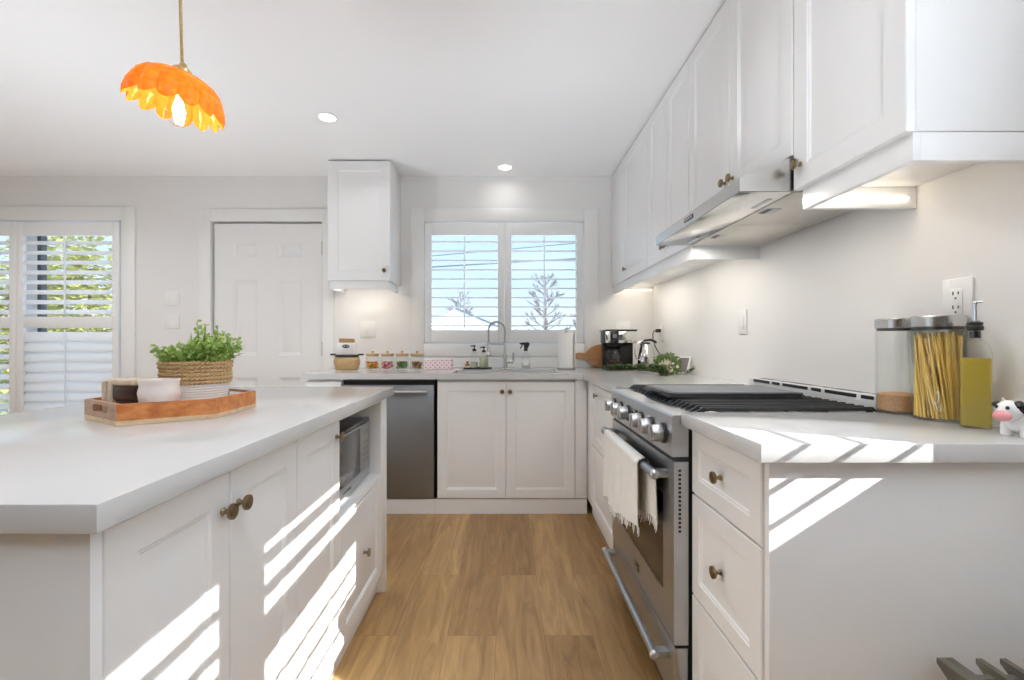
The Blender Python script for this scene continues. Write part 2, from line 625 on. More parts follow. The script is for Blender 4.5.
def amber_glass(nm, ca, cb):
    m = bpy.data.materials.new(nm)
    m.use_nodes = True
    n, l = new_nodes(m.node_tree)
    out = n.new('ShaderNodeOutputMaterial')
    tcn = n.new('ShaderNodeTexCoord')
    sp = n.new('ShaderNodeSeparateXYZ')
    l.new(tcn.outputs['Object'], sp.inputs[0])
    nz = n.new('ShaderNodeTexNoise')
    nz.inputs['Scale'].default_value = 70
    nz.inputs['Detail'].default_value = 3
    l.new(tcn.outputs['Object'], nz.inputs['Vector'])
    rp = n.new('ShaderNodeValToRGB')
    rp.color_ramp.elements[0].position = 0.3
    rp.color_ramp.elements[0].color = ca
    rp.color_ramp.elements[1].position = 0.75
    rp.color_ramp.elements[1].color = cb
    l.new(nz.outputs['Fac'], rp.inputs[0])
    tl = n.new('ShaderNodeBsdfTranslucent')
    l.new(rp.outputs[0], tl.inputs[0])
    tr = n.new('ShaderNodeBsdfTransparent')
    l.new(rp.outputs[0], tr.inputs[0])
    df = n.new('ShaderNodeBsdfDiffuse')
    l.new(rp.outputs[0], df.inputs[0])
    gl = n.new('ShaderNodeBsdfGlossy')
    gl.inputs['Roughness'].default_value = 0.12
    bp = n.new('ShaderNodeBump')
    bp.inputs['Strength'].default_value = 0.3
    bp.inputs['Distance'].default_value = 0.003
    l.new(nz.outputs['Fac'], bp.inputs['Height'])
    l.new(bp.outputs[0], gl.inputs['Normal'])
    m1 = n.new('ShaderNodeMixShader')
    m1.inputs[0].default_value = 0.12
    l.new(tl.outputs[0], m1.inputs[1])
    l.new(tr.outputs[0], m1.inputs[2])
    m2 = n.new('ShaderNodeMixShader')
    m2.inputs[0].default_value = 0.40
    l.new(m1.outputs[0], m2.inputs[1])
    l.new(df.outputs[0], m2.inputs[2])
    fr = thin_fresnel(n, l)
    m3 = n.new('ShaderNodeMixShader')
    fm_ = n.new('ShaderNodeMath')
    fm_.operation = 'MULTIPLY'
    fm_.inputs[1].default_value = 0.45
    l.new(fr, fm_.inputs[0])
    l.new(fm_.outputs[0], m3.inputs[0])
    l.new(m2.outputs[0], m3.inputs[1])
    l.new(gl.outputs[0], m3.inputs[2])
    l.new(m3.outputs[0], out.inputs[0])
    return m


M['amber'] = amber_glass('amber_glass', (1.0, 0.30, 0.035, 1), (1.0, 0.48, 0.09, 1))
M['amber_lit'] = amber_glass('bulb_lit_amber', (0.98, 0.50, 0.06, 1), (1.0, 0.66, 0.14, 1))  # yellower tint stands for bulb light on the shade's inside


def oil_mat():
    return translucent_mix('olive_oil', (0.46, 0.37, 0.08), 0.5, 0.1, (0.85, 0.72, 0.24))


M['oil'] = oil_mat()
M['soap'] = translucent_mix('pale_green_soap', (0.74, 0.75, 0.58), 0.4, 0.15)

# ------------------------------------------------------------------ room shell
YF, XR, ZC = 3.608, 1.175, 2.44
XL, YB = -4.85, -3.6
WT = 0.15
# openings in the far wall
WX0, WX1, WZ0, WZ1 = -0.64, 0.628, 1.113, 2.075          # kitchen window
DX0, DX1, DZ1 = -2.325, -1.443, 2.08                      # interior door
PX0, PX1, PZ1 = -4.68, -3.03, 2.085                       # garden door

fl = MB().box(XL - WT, XR + WT, YB - WT, YF + WT, -0.1, 0).build('floor', M['floor'])
struct(fl)
struct(MB().box(XL - WT, XR + WT, YB - WT, YF + WT, ZC, ZC + 0.12).build('ceiling', M['ceiling']))
mb = MB()
mb.box(XL - WT, PX0, YF, YF + WT, 0, ZC)
mb.box(PX0, PX1, YF, YF + WT, PZ1, ZC)
mb.box(PX1, DX0, YF, YF + WT, 0, ZC)
mb.box(DX0, DX1, YF, YF + WT, DZ1, ZC)
mb.box(DX1, WX0, YF, YF + WT, 0, ZC)
mb.box(WX0, WX1, YF, YF + WT, 0, WZ0)
mb.box(WX0, WX1, YF, YF + WT, WZ1, ZC)
mb.box(WX1, XR + WT, YF, YF + WT, 0, ZC)
mb.box(DX0, DX1, YF + 0.10, YF + WT, 0, DZ1)
struct(mb.build('wall_back', M['wall'], smooth=0))
# right wall, with the sunny garden door beside the camera
GY0, GY1, GZ1 = -0.80, 0.78, 2.09
mb = MB()
mb.box(XR, XR + WT, GY1, YF, 0, ZC)
mb.box(XR, XR + WT, GY0, GY1, GZ1, ZC)
mb.box(XR, XR + WT, YB, GY0, 0, ZC)
struct(mb.build('wall_right', M['wall'], smooth=0))
# left wall with a window
mb = MB()
mb.box(XL - WT, XL, YB, -1.4, 0, ZC)
mb.box(XL - WT, XL, -1.4, 1.2, 0, 0.75)
mb.box(XL - WT, XL, -1.4, 1.2, 2.1, ZC)
mb.box(XL - WT, XL, 1.2, YF, 0, ZC)
struct(mb.build('wall_left', M['wall'], smooth=0))
# unseen rear wall, coloured dark to cut light bouncing into the kitchen
M['dark_wall'] = principled('bounce_cut_dark', (0.16, 0.165, 0.175), 0.8, var=0.1, scale=5)
struct(MB().box(XL - WT, XR + WT, YB - WT, YB, 0, ZC).build('wall_front', M['dark_wall'], smooth=0))


def casing(name, x0, x1, z0, z1, wd=0.105, bottom=True, sides='both'):
    """flat trim round an opening of the far wall"""
    m_ = MB()
    zb = z0 - wd if bottom else z0
    m_.box(x0 - wd, x0, YF - 0.018, YF + 0.001, zb, z1 + wd, 0.004)
    m_.box(x1, x1 + wd, YF - 0.018, YF + 0.001, zb, z1 + wd, 0.004)
    m_.box(x0, x1, YF - 0.018, YF + 0.001, z1, z1 + wd, 0.004)
    if bottom:
        m_.box(x0, x1, YF - 0.018, YF + 0.001, z0 - wd, z0, 0.004)
    return struct(m_.build(name, M['trim']))


casing('trim_1', WX0, WX1, WZ0, WZ1)
casing('trim_2', DX0, DX1, 0, DZ1, 0.092, False)
casing('trim_3', PX0, PX1, 0, PZ1, 0.105, False)
mb = MB().box(WX0 - 0.105, WX1 + 0.105, YF - 0.012, YF - 0.0005, 0.9205, WZ0 - 0.108, 0.003)
struct(mb.build('trim_4', M['trim']))
struct(MB().box(PX1 + 0.106, DX0 - 0.093, YF - 0.014, YF - 0.0005, 0.001, 0.12, 0.004).build('baseboard_back', M['trim']))

# ------------------------------------------------------------------ six panel door
dr = MB()
FY = YF + 0.012
PAN = []
for (a, b) in ((-2.16, -1.972), (-1.804, -1.616)):
    for (c, d) in ((1.80, 1.915), (1.018, 1.62), (0.25, 0.84)):
        PAN.append((a, b, c, d))
sx0, sx1, sz0, sz1 = DX0 + 0.013, DX1 - 0.012, 0.01, DZ1 - 0.014
xs = sorted({sx0, sx1, *[p[0] for p in PAN], *[p[1] for p in PAN]})
zs = sorted({sz0, sz1, *[p[2] for p in PAN], *[p[3] for p in PAN]})
for i in range(len(xs) - 1):
    for j in range(len(zs) - 1):
        cx, cz = (xs[i] + xs[i + 1]) / 2, (zs[j] + zs[j + 1]) / 2
        if not any(p[0] < cx < p[1] and p[2] < cz < p[3] for p in PAN):
            dr.add([(xs[i], FY, zs[j]), (xs[i + 1], FY, zs[j]), (xs[i + 1], FY, zs[j + 1]), (xs[i], FY, zs[j + 1])], [(0, 1, 2, 3)])
for (a, b, c, d) in PAN:
    rings = [(0, 0), (0.008, 0.005), (0.016, 0.005), (0.022, 0.011), (0.030, 0.011), (0.048, 0.003)]
    vs, fs = [], []
    for (ins, dp) in rings:
        vs += [(a + ins, FY + dp, c + ins), (b - ins, FY + dp, c + ins), (b - ins, FY + dp, d - ins), (a + ins, FY + dp, d - ins)]
    for i in range(len(rings) - 1):
        for s in range(4):
            t = (s + 1) % 4
            fs.append((i * 4 + s, i * 4 + t, i * 4 + 4 + t, i * 4 + 4 + s))
    fs.append([(len(rings) - 1) * 4 + s for s in range(4)])
    dr.add(vs, fs)
dr.box(sx0, sx1, FY + 0.016, FY + 0.045, sz0, sz1)
for (a, b, c, d) in ((sx0, sx0, sz0, sz1), (sx1, sx1, sz0, sz1)):
    dr.add([(a, FY, c), (a, FY + 0.02, c), (a, FY + 0.02, d), (a, FY, d)], [(0, 1, 2, 3)])
dr.add([(sx0, FY, sz1), (sx1, FY, sz1), (sx1, FY + 0.02, sz1), (sx0, FY + 0.02, sz1)], [(0, 1, 2, 3)])
door = struct(dr.build('door_1', M['door'], smooth=25))
for z in (1.87, 1.07, 0.25):
    hb = MB().tube([(DX1 - 0.006, FY - 0.004, z - 0.055), (DX1 - 0.006, FY - 0.004, z + 0.055)], 0.007, 10)
    hb.box(DX1 - 0.013, DX1 - 0.001, FY - 0.003, FY + 0.004, z - 0.05, z + 0.05)
    hb.build('hinge', M['brass'], door)

# ------------------------------------------------------------------ windows and shutters


def shutter_panel(name, label, ax, a0, a1, cpos, z0, z1, tiers, stile=0.052, depth=0.03, rod=True, group=None, side=-1):
    """hinged louvered panel. ax: 'x' lies in the far wall, 'y' in the right wall. cpos: plane position.
    tiers: (zlow, zhigh, [louver heights], tilt degrees)"""
    def bx(m_, p0, p1, q0, q1, zz0, zz1, bev=0.003):
        if ax == 'x':
            m_.box(p0, p1, q0, q1, zz0, zz1, bev)
        else:
            m_.box(q0, q1, p0, p1, zz0, zz1, bev)
    loc = ((a0 + a1) / 2, cpos, z0) if ax == 'x' else (cpos, (a0 + a1) / 2, z0)
    t = thing(name, label, 'shutter', loc, 0, group)
    f = MB()
    c0, c1 = cpos - depth / 2, cpos + depth / 2
    bx(f, a0, a0 + stile, c0, c1, z0, z1)
    bx(f, a1 - stile, a1, c0, c1, z0, z1)
    edges = [z0] + [e for tr in tiers for e in (tr[0], tr[1])] + [z1]
    for i in range(0, len(edges), 2):
        if edges[i + 1] - edges[i] > 0.004:
            bx(f, a0 + stile, a1 - stile, c0 + 0.002, c1 - 0.002, edges[i], edges[i + 1])
    f.build('frame', M['shutter'], t)
    for (zl, zh, hs, tilt) in tiers:
        b = MB()
        for z in hs:
            b.louver(ax, a0 + stile + 0.002, a1 - stile - 0.002, (cpos, z), 0.064 if abs(tilt) < 60 else 0.084, 0.011, R(tilt))
        if hs:
            b.build('louver_slats', M['louver' if name == 'window_shutter' else 'louver_door'], t)
        if rod and hs:
            m_ = MB()
            am = (a0 + a1) / 2
            q = cpos + side * 0.036
            bx(m_, am - 0.006, am + 0.006, q - 0.006, q + 0.006, zl + 0.012, zh - 0.012, 0.003)
            m_.build('tilt_rod', M['louver'], t)
    return t


def rng(z0, step, k):
    return [z0 + step * i for i in range(k)]


# kitchen window unit behind the shutters
wf = MB()
g0, g1 = YF + 0.075, YF + 0.125
for (a, b) in ((WX0, WX0 + 0.035), (-0.03, 0.02), (WX1 - 0.035, WX1)):
    wf.box(a, b, g0, g1, WZ0, WZ1, 0.004)
wf.box(WX0 + 0.035, WX1 - 0.035, g0, g1, WZ0, WZ0 + 0.045, 0.004)
wf.box(WX0 + 0.035, WX1 - 0.035, g0, g1, WZ1 - 0.05, WZ1, 0.004)
win = struct(wf.build('window_1', M['trim']))
gk = MB().box(WX1 - 0.049, WX1 - 0.036, g1 - 0.012, g1, WZ0 + 0.05, WZ1 - 0.055, 0.001)
gk.box(0.021, 0.030, g1 - 0.012, g1, WZ0 + 0.05, WZ1 - 0.055, 0.001)
gk.build('gasket', M['frame_dark'], win)
MB().box(WX0 + 0.036, -0.031, g0 + 0.024, g0 + 0.027, WZ0 + 0.046, WZ1 - 0.051).build('pane', M['glass'], win)
MB().box(0.021, WX1 - 0.05, g0 + 0.024, g0 + 0.027, WZ0 + 0.046, WZ1 - 0.051).build('pane', M['glass'], win)
SY = YF + 0.002
kz = rng(1.2535, 0.0738, 10)
shutter_panel('window_shutter', 'white louvered shutter half over the sink showing the snowy roof outside', 'x', WX0 + 0.006, -0.0045, SY, WZ0 + 0.008, WZ1 - 0.010, [(1.219, 1.968, kz, 0)], group='shutters of the kitchen window')
shutter_panel('window_shutter', 'white louvered shutter half over the sink showing the bare tree outside', 'x', -0.0015, WX1 - 0.010, SY, WZ0 + 0.008, WZ1 - 0.010, [(1.219, 1.968, kz, 0)], group='shutters of the kitchen window')
# garden door unit at the far end
pf = MB()
pf.box(PX0, PX0 + 0.05, g0, g1, 0, PZ1, 0.004)
pf.box(PX1 - 0.05, PX1, g0, g1, 0, PZ1, 0.004)
pf.box(PX0 + 0.05, PX1 - 0.05, g0, g1, PZ1 - 0.05, PZ1, 0.004)
pf.box(PX0 + 0.05, PX1 - 0.05, g0, g1, 0.0, 0.06, 0.004)
pf.box(-3.905, -3.786, g0, g1, 0.06, PZ1 - 0.05, 0.004)
w2 = struct(pf.build('window_2', M['trim']))
MB().box(-3.7855, -3.755, g0, g1, 0.06, PZ1 - 0.05, 0.002).build('gasket', M['frame_dark'], w2)
MB().box(PX0 + 0.05, -3.905, g0 + 0.024, g0 + 0.027, 0.06, PZ1 - 0.05).build('pane', M['glass'], w2)
MB().box(-3.755, PX1 - 0.05, g0 + 0.024, g0 + 0.027, 0.06, PZ1 - 0.05).build('pane', M['glass'], w2)
up_z = rng(1.362, 0.0783, 8)
lo_z = rng(0.14, 0.0787, 14)
shutter_panel('door_shutter', 'tall white shutter of the garden door with closed lower slats, beside the wall switches', 'x', -3.862, PX1 - 0.022, SY, 0.02, PZ1 - 0.012, [(0.10, 1.235, lo_z, 74), (1.324, 1.966, up_z, 38)], group='shutters of the garden door')
shutter_panel('door_shutter', 'tall white shutter of the garden door with every slat open', 'x', PX0 + 0.004, -3.866, SY, 0.02, PZ1 - 0.012, [(0.10, 1.235, lo_z, 38), (1.324, 1.966, up_z, 38)], group='shutters of the garden door')
# garden door with shutters in the right wall, just outside the view: the sun comes through it
gf = MB()
for (a, b) in ((GY0, GY0 + 0.04), (GY1 - 0.04, GY1)):
    gf.box(XR + 0.10, XR + 0.14, a, b, 0, GZ1, 0.003)
gf.box(XR + 0.10, XR + 0.14, GY0 + 0.04, GY1 - 0.04, GZ1 - 0.04, GZ1, 0.003)
gf.box(XR + 0.10, XR + 0.14, GY0 + 0.04, GY1 - 0.04, 0, 0.06, 0.003)
w3 = struct(gf.build('window_3', M['trim']))
MB().box(XR + 0.118, XR + 0.121, GY0 + 0.04, GY1 - 0.04, 0.06, GZ1 - 0.04).build('pane', M['glass'], w3)
GX = XR + 0.025
dz = 0.649 * 0.025
lo = [z + dz for z in rng(1.150, 0.0725, 5)]
shutter_panel('door_shutter', 'white shutter of the sunlit side door standing nearer the counter end', 'y', 0.018, GY1 - 0.003, GX, 0.02, GZ1 - 0.008, [(1.095 + dz, 1.523 + dz, lo, 29), (1.617 + dz, 1.784 + dz, [1.672 + dz, 1.744 + dz], 6)], stile=0.064, rod=False, group='shutters of the side door')
shutter_panel('door_shutter', 'white shutter of the sunlit side door standing farther from the counter', 'y', GY0 + 0.003, 0.012, GX, 0.02, GZ1 - 0.008, [(1.095 + dz, 1.523 + dz, lo, 29), (1.607 + dz, 1.784 + dz, [1.652 + dz, 1.724 + dz], 15)], stile=0.085, rod=False, group='shutters of the side door')
w4 = struct(MB().box(XL - 0.10, XL - 0.06, -1.4, 1.2, 0.75, 0.80, 0.003).box(XL - 0.10, XL - 0.06, -1.4, 1.2, 2.05, 2.1, 0.003).box(XL - 0.10, XL - 0.06, -0.13, -0.07, 0.80, 2.05, 0.003).build('window_4', M['trim']))

# ------------------------------------------------------------------ cabinets
DT = 0.019


def door_prof(st):
    return [(0.0, 0.0), (0.0, DT - 0.002), (0.002, DT), (st, DT), (st + 0.003, DT - 0.003), (st + 0.007, DT - 0.003), (st + 0.010, DT - 0.0065), (st + 0.017, DT - 0.0065), (st + 0.042, DT - 0.0015)]


def front(parent, name, face, p0, p1, z0, z1, st=0.055, gap=0.0015):
    """a raised-panel front. face: ('-y', y) faces the camera; ('-x', x); ('+x', x). position = outer surface"""
    d, pos = face
    p0, p1, z0, z1 = p0 + gap, p1 - gap, z0 + gap, z1 - gap
    m_ = MB()
    if d == '-y':
        m_.ring_panel((p0, pos + DT, z0), (1, 0, 0), (0, -1, 0), p1 - p0, z1 - z0, door_prof(st))
    elif d == '-x':
        m_.ring_panel((pos + DT, p0, z0), (0, 1, 0), (-1, 0, 0), p1 - p0, z1 - z0, door_prof(st))
    else:
        m_.ring_panel((pos - DT, p0, z0), (0, 1, 0), (1, 0, 0), p1 - p0, z1 - z0, door_prof(st))
    return m_.build(name, M['cab'], parent, smooth=20)


KN = [(0.0065, 0), (0.0075, 0.002), (0.005, 0.005), (0.0045, 0.012), (0.0075, 0.015), (0.0145, 0.0165), (0.0155, 0.019), (0.0148, 0.0225), (0.011, 0.0215), (0.0105, 0.0235), (0.0, 0.0245)]


def knob(parent, p, d, s=1.0):
    m_ = MB()
    dv = {'-y': (0, -1, 0), '-x': (-1, 0, 0), '+x': (1, 0, 0)}[d]
    rot = Vector((0, 0, 1)).rotation_difference(Vector(dv)).to_matrix().to_4x4()
    m_.lathe([(r * s, z * s) for r, z in KN], (0, 0, 0), 20, Matrix.Translation(p) @ rot)
    return m_.build('knob', M['brass'], parent)


CT, CB = 0.92, 0.882
# ---- back run (faces the camera)
YD = 2.965           # door faces
BF = ('-y', YD)
c = thing('sink_cabinet', 'white base cabinet with two doors under the kitchen sink', 'cabinet', (0.007, 3.28, 0))
sb = MB().box(-0.442, 0.456, YD + DT + 0.001, YD + 0.05, 0.10, 0.865)
sb.box(-0.442, -0.424, YD + 0.05, 3.60, 0.10, 0.880)
sb.box(0.438, 0.456, YD + 0.05, 3.60, 0.10, 0.880)
sb.box(-0.424, 0.438, YD + 0.05, 3.60, 0.10, 0.118)
sb.box(-0.442, 0.456, YD + DT + 0.001, YD + 0.05, 0.865, 0.880)
sb.build('body', M['cab'], c)
d1 = front(c, 'door', BF, -0.442, 0.0065, 0.103, 0.866, 0.058)
knob(d1, (-0.019, YD, 0.800), '-y', 0.95)
d2 = front(c, 'door', BF, 0.0065, 0.456, 0.103, 0.866, 0.058)
knob(d2, (0.032, YD, 0.800), '-y', 0.95)
MB().box(-0.452, 0.535, YD + 0.008, YD + 0.024, 0.001, 0.097).build('plinth', M['cab'], c)
c = thing('filler_panel', 'narrow white filler strip in the corner beside the sink doors', 'panel', (0.495, 2.98, 0))
fm = MB().box(0.4585, 0.5345, YD + 0.004, YD + 0.022, 0.103, 0.880, 0.0015)
fm.box(0.469, 0.524, YD + 0.0005, YD + 0.004, 0.13, 0.855, 0.001)
fm.build('strip', M['cab'], c)
# dishwasher
c = thing('dishwasher', 'stainless steel dishwasher with bar handle beside the sink cabinet', 'dishwasher', (-0.76, 3.28, 0))
MB().box(-1.062, -0.462, YD + 0.03, 3.56, 0.101, 0.872).build('body', M['black'], c)
dm = MB()
dm.box(-1.060, -0.464, YD - 0.004, YD + 0.028, 0.103, 0.842, 0.004)
M['steel_dw'] = principled('dishwasher_steel', (0.30, 0.31, 0.325), 0.45, metal=1, var=0.05, scale=6, stretch=(40, 1, 1))
dd = dm.build('door', M['steel_dw'], c)
hm = MB().tube([(-0.985, YD - 0.040, 0.800), (-0.502, YD - 0.040, 0.800)], 0.010, 14)
for x in (-0.96, -0.527):
    hm.tube([(x, YD - 0.040, 0.800), (x, YD - 0.003, 0.800)], 0.007, 10)
hm.build('handle', M['steel_h'], dd)
MB().box(-1.062, -0.453, YD + 0.008, YD + 0.024, 0.001, 0.097).build('kick_plate', M['cab'], c)
# narrow cabinet at the open end
c = thing('end_cabinet', 'narrow white base cabinet closing the far counter beside the door casing', 'cabinet', (-1.18, 3.28, 0))
MB().box(-1.295, -1.066, YD + DT + 0.001, 3.58, 0.10, 0.880).build('body', M['cab'], c)
front(c, 'door', BF, -1.295, -1.066, 0.103, 0.866, 0.05)
MB().box(-1.295, -1.066, YD + 0.03, YD + 0.046, 0.001, 0.10).build('plinth', M['cab'], c)

# ---- right run (faces -x)
XD = 0.535
RF = ('-x', XD)
RY0, RY1 = 1.312, 2.062          # the range
c = thing('corner_cabinet', 'white base cabinet between the range and the corner with stacked fronts', 'cabinet', (0.85, 2.45, 0))
MB().box(XD + DT + 0.001, 1.17, 2.07, 2.94, 0.10, 0.880).build('body', M['cab'], c)
dd = front(c, 'drawer', RF, 2.07, 2.80, 0.495, 0.866, 0.055)
knob(dd, (XD, 2.65, 0.81), '-x', 0.95)
front(c, 'drawer', RF, 2.07, 2.80, 0.103, 0.492, 0.055)
MB().box(XD + 0.003, XD + 0.02, 2.802, YD + 0.02, 0.103, 0.880, 0.0015).build('corner_strip', M['cab'], c)
MB().box(XD + 0.035, XD + 0.05, 2.07, YD + 0.007, 0.001, 0.10).build('plinth', M['cab'], c)
c = thing('drawer_cabinet', 'white drawer cabinet with brass knobs at the near counter end', 'cabinet', (0.85, 1.12, 0))
MB().box(XD + DT + 0.001, 1.17, 0.951, 1.303, 0.10, 0.880).build('body', M['cab'], c)
for (z0, z1) in ((0.692, 0.872), (0.405, 0.689), (0.112, 0.402)):
    dd = front(c, 'drawer', RF, 0.950, 1.304, z0, z1, 0.045)
    knob(dd, (XD, 1.128, (z0 + z1) / 2 + 0.003), '-x', 1.0)
MB().box(XD + 0.006, 1.172, 0.932, 0.9495, 0.001, 0.880, 0.001).build('end_panel', M['cab'], c)
MB().box(XD + 0.05, XD + 0.066, 0.951, 1.303, 0.001, 0.10).build('plinth', M['cab'], c)

# ---- island (fronts face +x)
XI = -0.535
IF_ = ('+x', XI)
c = thing('island_door_cabinet', 'white island cabinet with a pair of doors and paired brass knobs', 'cabinet', (-0.95, 0.888, 0))
MB().box(-1.33, XI - DT - 0.001, 0.6075, 1.169, 0.10, 0.880).build('body', M['cab'], c)
dd = front(c, 'door', IF_, 0.607, 0.886, 0.112, 0.872, 0.055)
knob(dd, (XI, 0.862, 0.80), '+x')
dd = front(c, 'door', IF_, 0.886, 1.170, 0.112, 0.872, 0.055)
knob(dd, (XI, 0.912, 0.80), '+x')
MB().box(-0.594, -0.577, 0.6075, 1.169, 0.001, 0.10).build('plinth', M['cab'], c)
MB().box(-1.37, XI - 0.001, 0.588, 0.6065, 0.001, 0.880, 0.001).build('end_panel', M['cab'], c)
c = thing('island_single_cabinet', 'white island cabinet with one door next to the microwave niche', 'cabinet', (-0.95, 1.32, 0))
MB().box(-1.33, XI - DT - 0.001, 1.1705, 1.4735, 0.10, 0.880).build('body', M['cab'], c)
dd = front(c, 'door', IF_, 1.171, 1.474, 0.112, 0.872, 0.055)
knob(dd, (XI, 1.440, 0.822), '+x')
MB().box(-0.594, -0.577, 1.1705, 1.4735, 0.001, 0.10).build('plinth', M['cab'], c)
c = thing('microwave_cabinet', 'white island cabinet with an open microwave niche above one drawer', 'cabinet', (-0.95, 1.76, 0))
NB = MB()
NB.box(-1.33, XI - DT - 0.001, 1.475, 2.0355, 0.10, 0.515)
NB.box(-1.33, XI - 0.002, 1.4755, 1.9635, 0.532, 0.5545, 0.001)          # shelf
NB.box(-1.33, XI - 0.002, 1.4755, 1.9635, 0.866, 0.880)                  # top
NB.box(-1.33, XI - 0.002, 1.475, 1.4765, 0.5545, 0.866)                  # near side
NB.box(-1.33, XI - 0.002, 1.9635, 2.0355, 0.515, 0.880)                  # far side
NB.box(-1.33, -1.05, 1.4765, 1.9635, 0.5545, 0.866)                      # back
NB.box(-1.33, XI - 0.012, 1.4755, 1.9635, 0.515, 0.532)
NB.build('body', M['cab'], c)
dd = front(c, 'drawer', IF_, 1.475, 1.964, 0.112, 0.526, 0.055)
knob(dd, (XI, 1.725, 0.325), '+x')
MB().box(-0.594, -0.577, 1.475, 2.0355, 0.001, 0.10).build('plinth', M['cab'], c)
MB().box(-1.37, XI + 0.001, 2.036, 2.054, 0.001, 0.880, 0.001).box(XI - 0.03, XI + 0.0005, 1.9655, 2.0355, 0.10, 0.880, 0.001).build('end_panel', M['cab'], c)

# ------------------------------------------------------------------ worktops
mb = MB()
mb.box(-1.40, -0.505, 0.563, 2.068, CB, CT, 0.003)
tag(mb.build('island_worktop', M['quartz']), 'glossy white quartz worktop of the kitchen island', 'worktop')
mb = MB()
mb.box(0.505, 1.1735, 0.897, 1.308, CB, CT, 0.003)
tag(mb.build('worktop', M['quartz']), 'short white quartz worktop on the drawer cabinet beside the range', 'worktop')
SKX0, SKX1, SKY0, SKY1 = -0.345, 0.352, 3.005, 3.29
mb = MB()
CY = 2.935
mb.box(-1.31, SKX0, CY, YF - 0.002, CB, CT)
mb.box(SKX0, SKX1, CY, SKY0, CB, CT)
mb.box(SKX0, SKX1, SKY1, YF - 0.002, CB, CT)
mb.box(SKX1, 1.1735, CY, YF - 0.002, CB, CT)
mb.box(0.505, 1.1735, 2.066, CY, CB, CT)
tag(mb.build('corner_worktop', M['quartz'], smooth=0), 'white quartz worktop with the sink cut-out running under the window into the corner', 'worktop')
# sink
c = thing('sink', 'undermount stainless steel sink below the window', 'sink', (0.0, 3.15, 0.68))
mb = MB()
t_ = 0.004
x0, x1, y0, y1 = SKX0 - 0.006, SKX1 + 0.006, SKY0 - 0.006, SKY1 + 0.006
zb, zt = 0.68, CB - 0.0008
mb.box(x0, x1, y0, y1, zb, zb + t_)
mb.box(x0, x0 + t_, y0, y1, zb + t_, zt)
mb.box(x1 - t_, x1, y0, y1, zb + t_, zt)
mb.box(x0 + t_, x1 - t_, y0, y0 + t_, zb + t_, zt)
mb.box(x0 + t_, x1 - t_, y1 - t_, y1, zb + t_, zt)
mb.build('basin', M['steel_h'], c)
MB().lathe([(0.045, zb + t_), (0.045, zb + t_ + 0.003), (0.035, zb + t_ + 0.003), (0.03, zb + t_ + 0.001), (0, zb + t_ + 0.001)], (0, 3.15, 0), 24).build('drain', M['chrome'], c)
# faucet
c = thing('faucet', 'tall spring neck steel kitchen faucet behind the sink', 'faucet', (0, 3.39, CT))
fy = 3.39
MB().lathe([(0.027, 0), (0.027, 0.006), (0.018, 0.010), (0.017, 0.09), (0.015, 0.115), (0.0095, 0.118), (0.0095, 0.20), (0.0, 0.20)], (0, fy, CT + 0.0008), 24).build('body', M['steel'], c)
path = [(0, fy, CT + 0.118 + 0.02 * i) for i in range(9)]
path += arc((-0.061, fy, CT + 0.293), 0.061, 0, 180, 16)[1:]
path += [(-0.122, fy, CT + 0.293 - 0.02 * i) for i in range(1, 6)]
MB().tube(path, 0.0055, 10).build('hose', M['steel_dark'], c)
# spring coil
cp = []
plen = len(path) - 1
turns = 62
for i in range(turns * 10 + 1):
    s = i / (turns * 10) * plen
    k = min(int(s), plen - 1)
    a = Vector(path[k]).lerp(Vector(path[k + 1]), s - k)
    tg = (Vector(path[k + 1]) - Vector(path[k])).normalized()
    nrm = Vector((0, 1, 0))
    bi = tg.cross(nrm).normalized()
    th = 2 * PI * i / 10
    cp.append(a + (nrm * math.cos(th) + bi * math.sin(th)) * 0.0085)
MB().tube(cp, 0.0014, 5).build('spring', M['steel_h'], c)
MB().lathe([(0.009, 0.205), (0.013, 0.19), (0.0145, 0.13), (0.016, 0.115), (0.021, 0.108), (0.021, 0.10), (0, 0.10)], (-0.122, fy, CT), 20).build('spray_head', M['steel'], c)
MB().tube([(0, fy, CT + 0.188), (-0.122, fy, CT + 0.188)], 0.0055, 10).tube(arc((-0.122, fy, CT + 0.188), 0.016, 0, 360, 20, 'xy'), 0.004, 8).build('hose_arm', M['steel_h'], c)
MB().tube([(0, fy, CT + 0.055), (0.048, fy, CT + 0.055)], 0.013, 14).tube([(0.062, fy, CT + 0.055), (0.048, fy, CT + 0.055)], 0.014, 14).tube([(0.060, fy, CT + 0.055), (0.064, fy - 0.005, CT + 0.125)], [0.006, 0.0075], 10).build('lever', M['steel'], c)

# ------------------------------------------------------------------ range
c = thing('range', 'freestanding stainless steel gas range between the two worktops', 'range', (0.84, 1.687, 0))
MB().box(0.53, 1.165, RY0 + 0.004, RY1 - 0.004, 0.06, 0.900).build('body', M['black'], c)
XP = 0.482
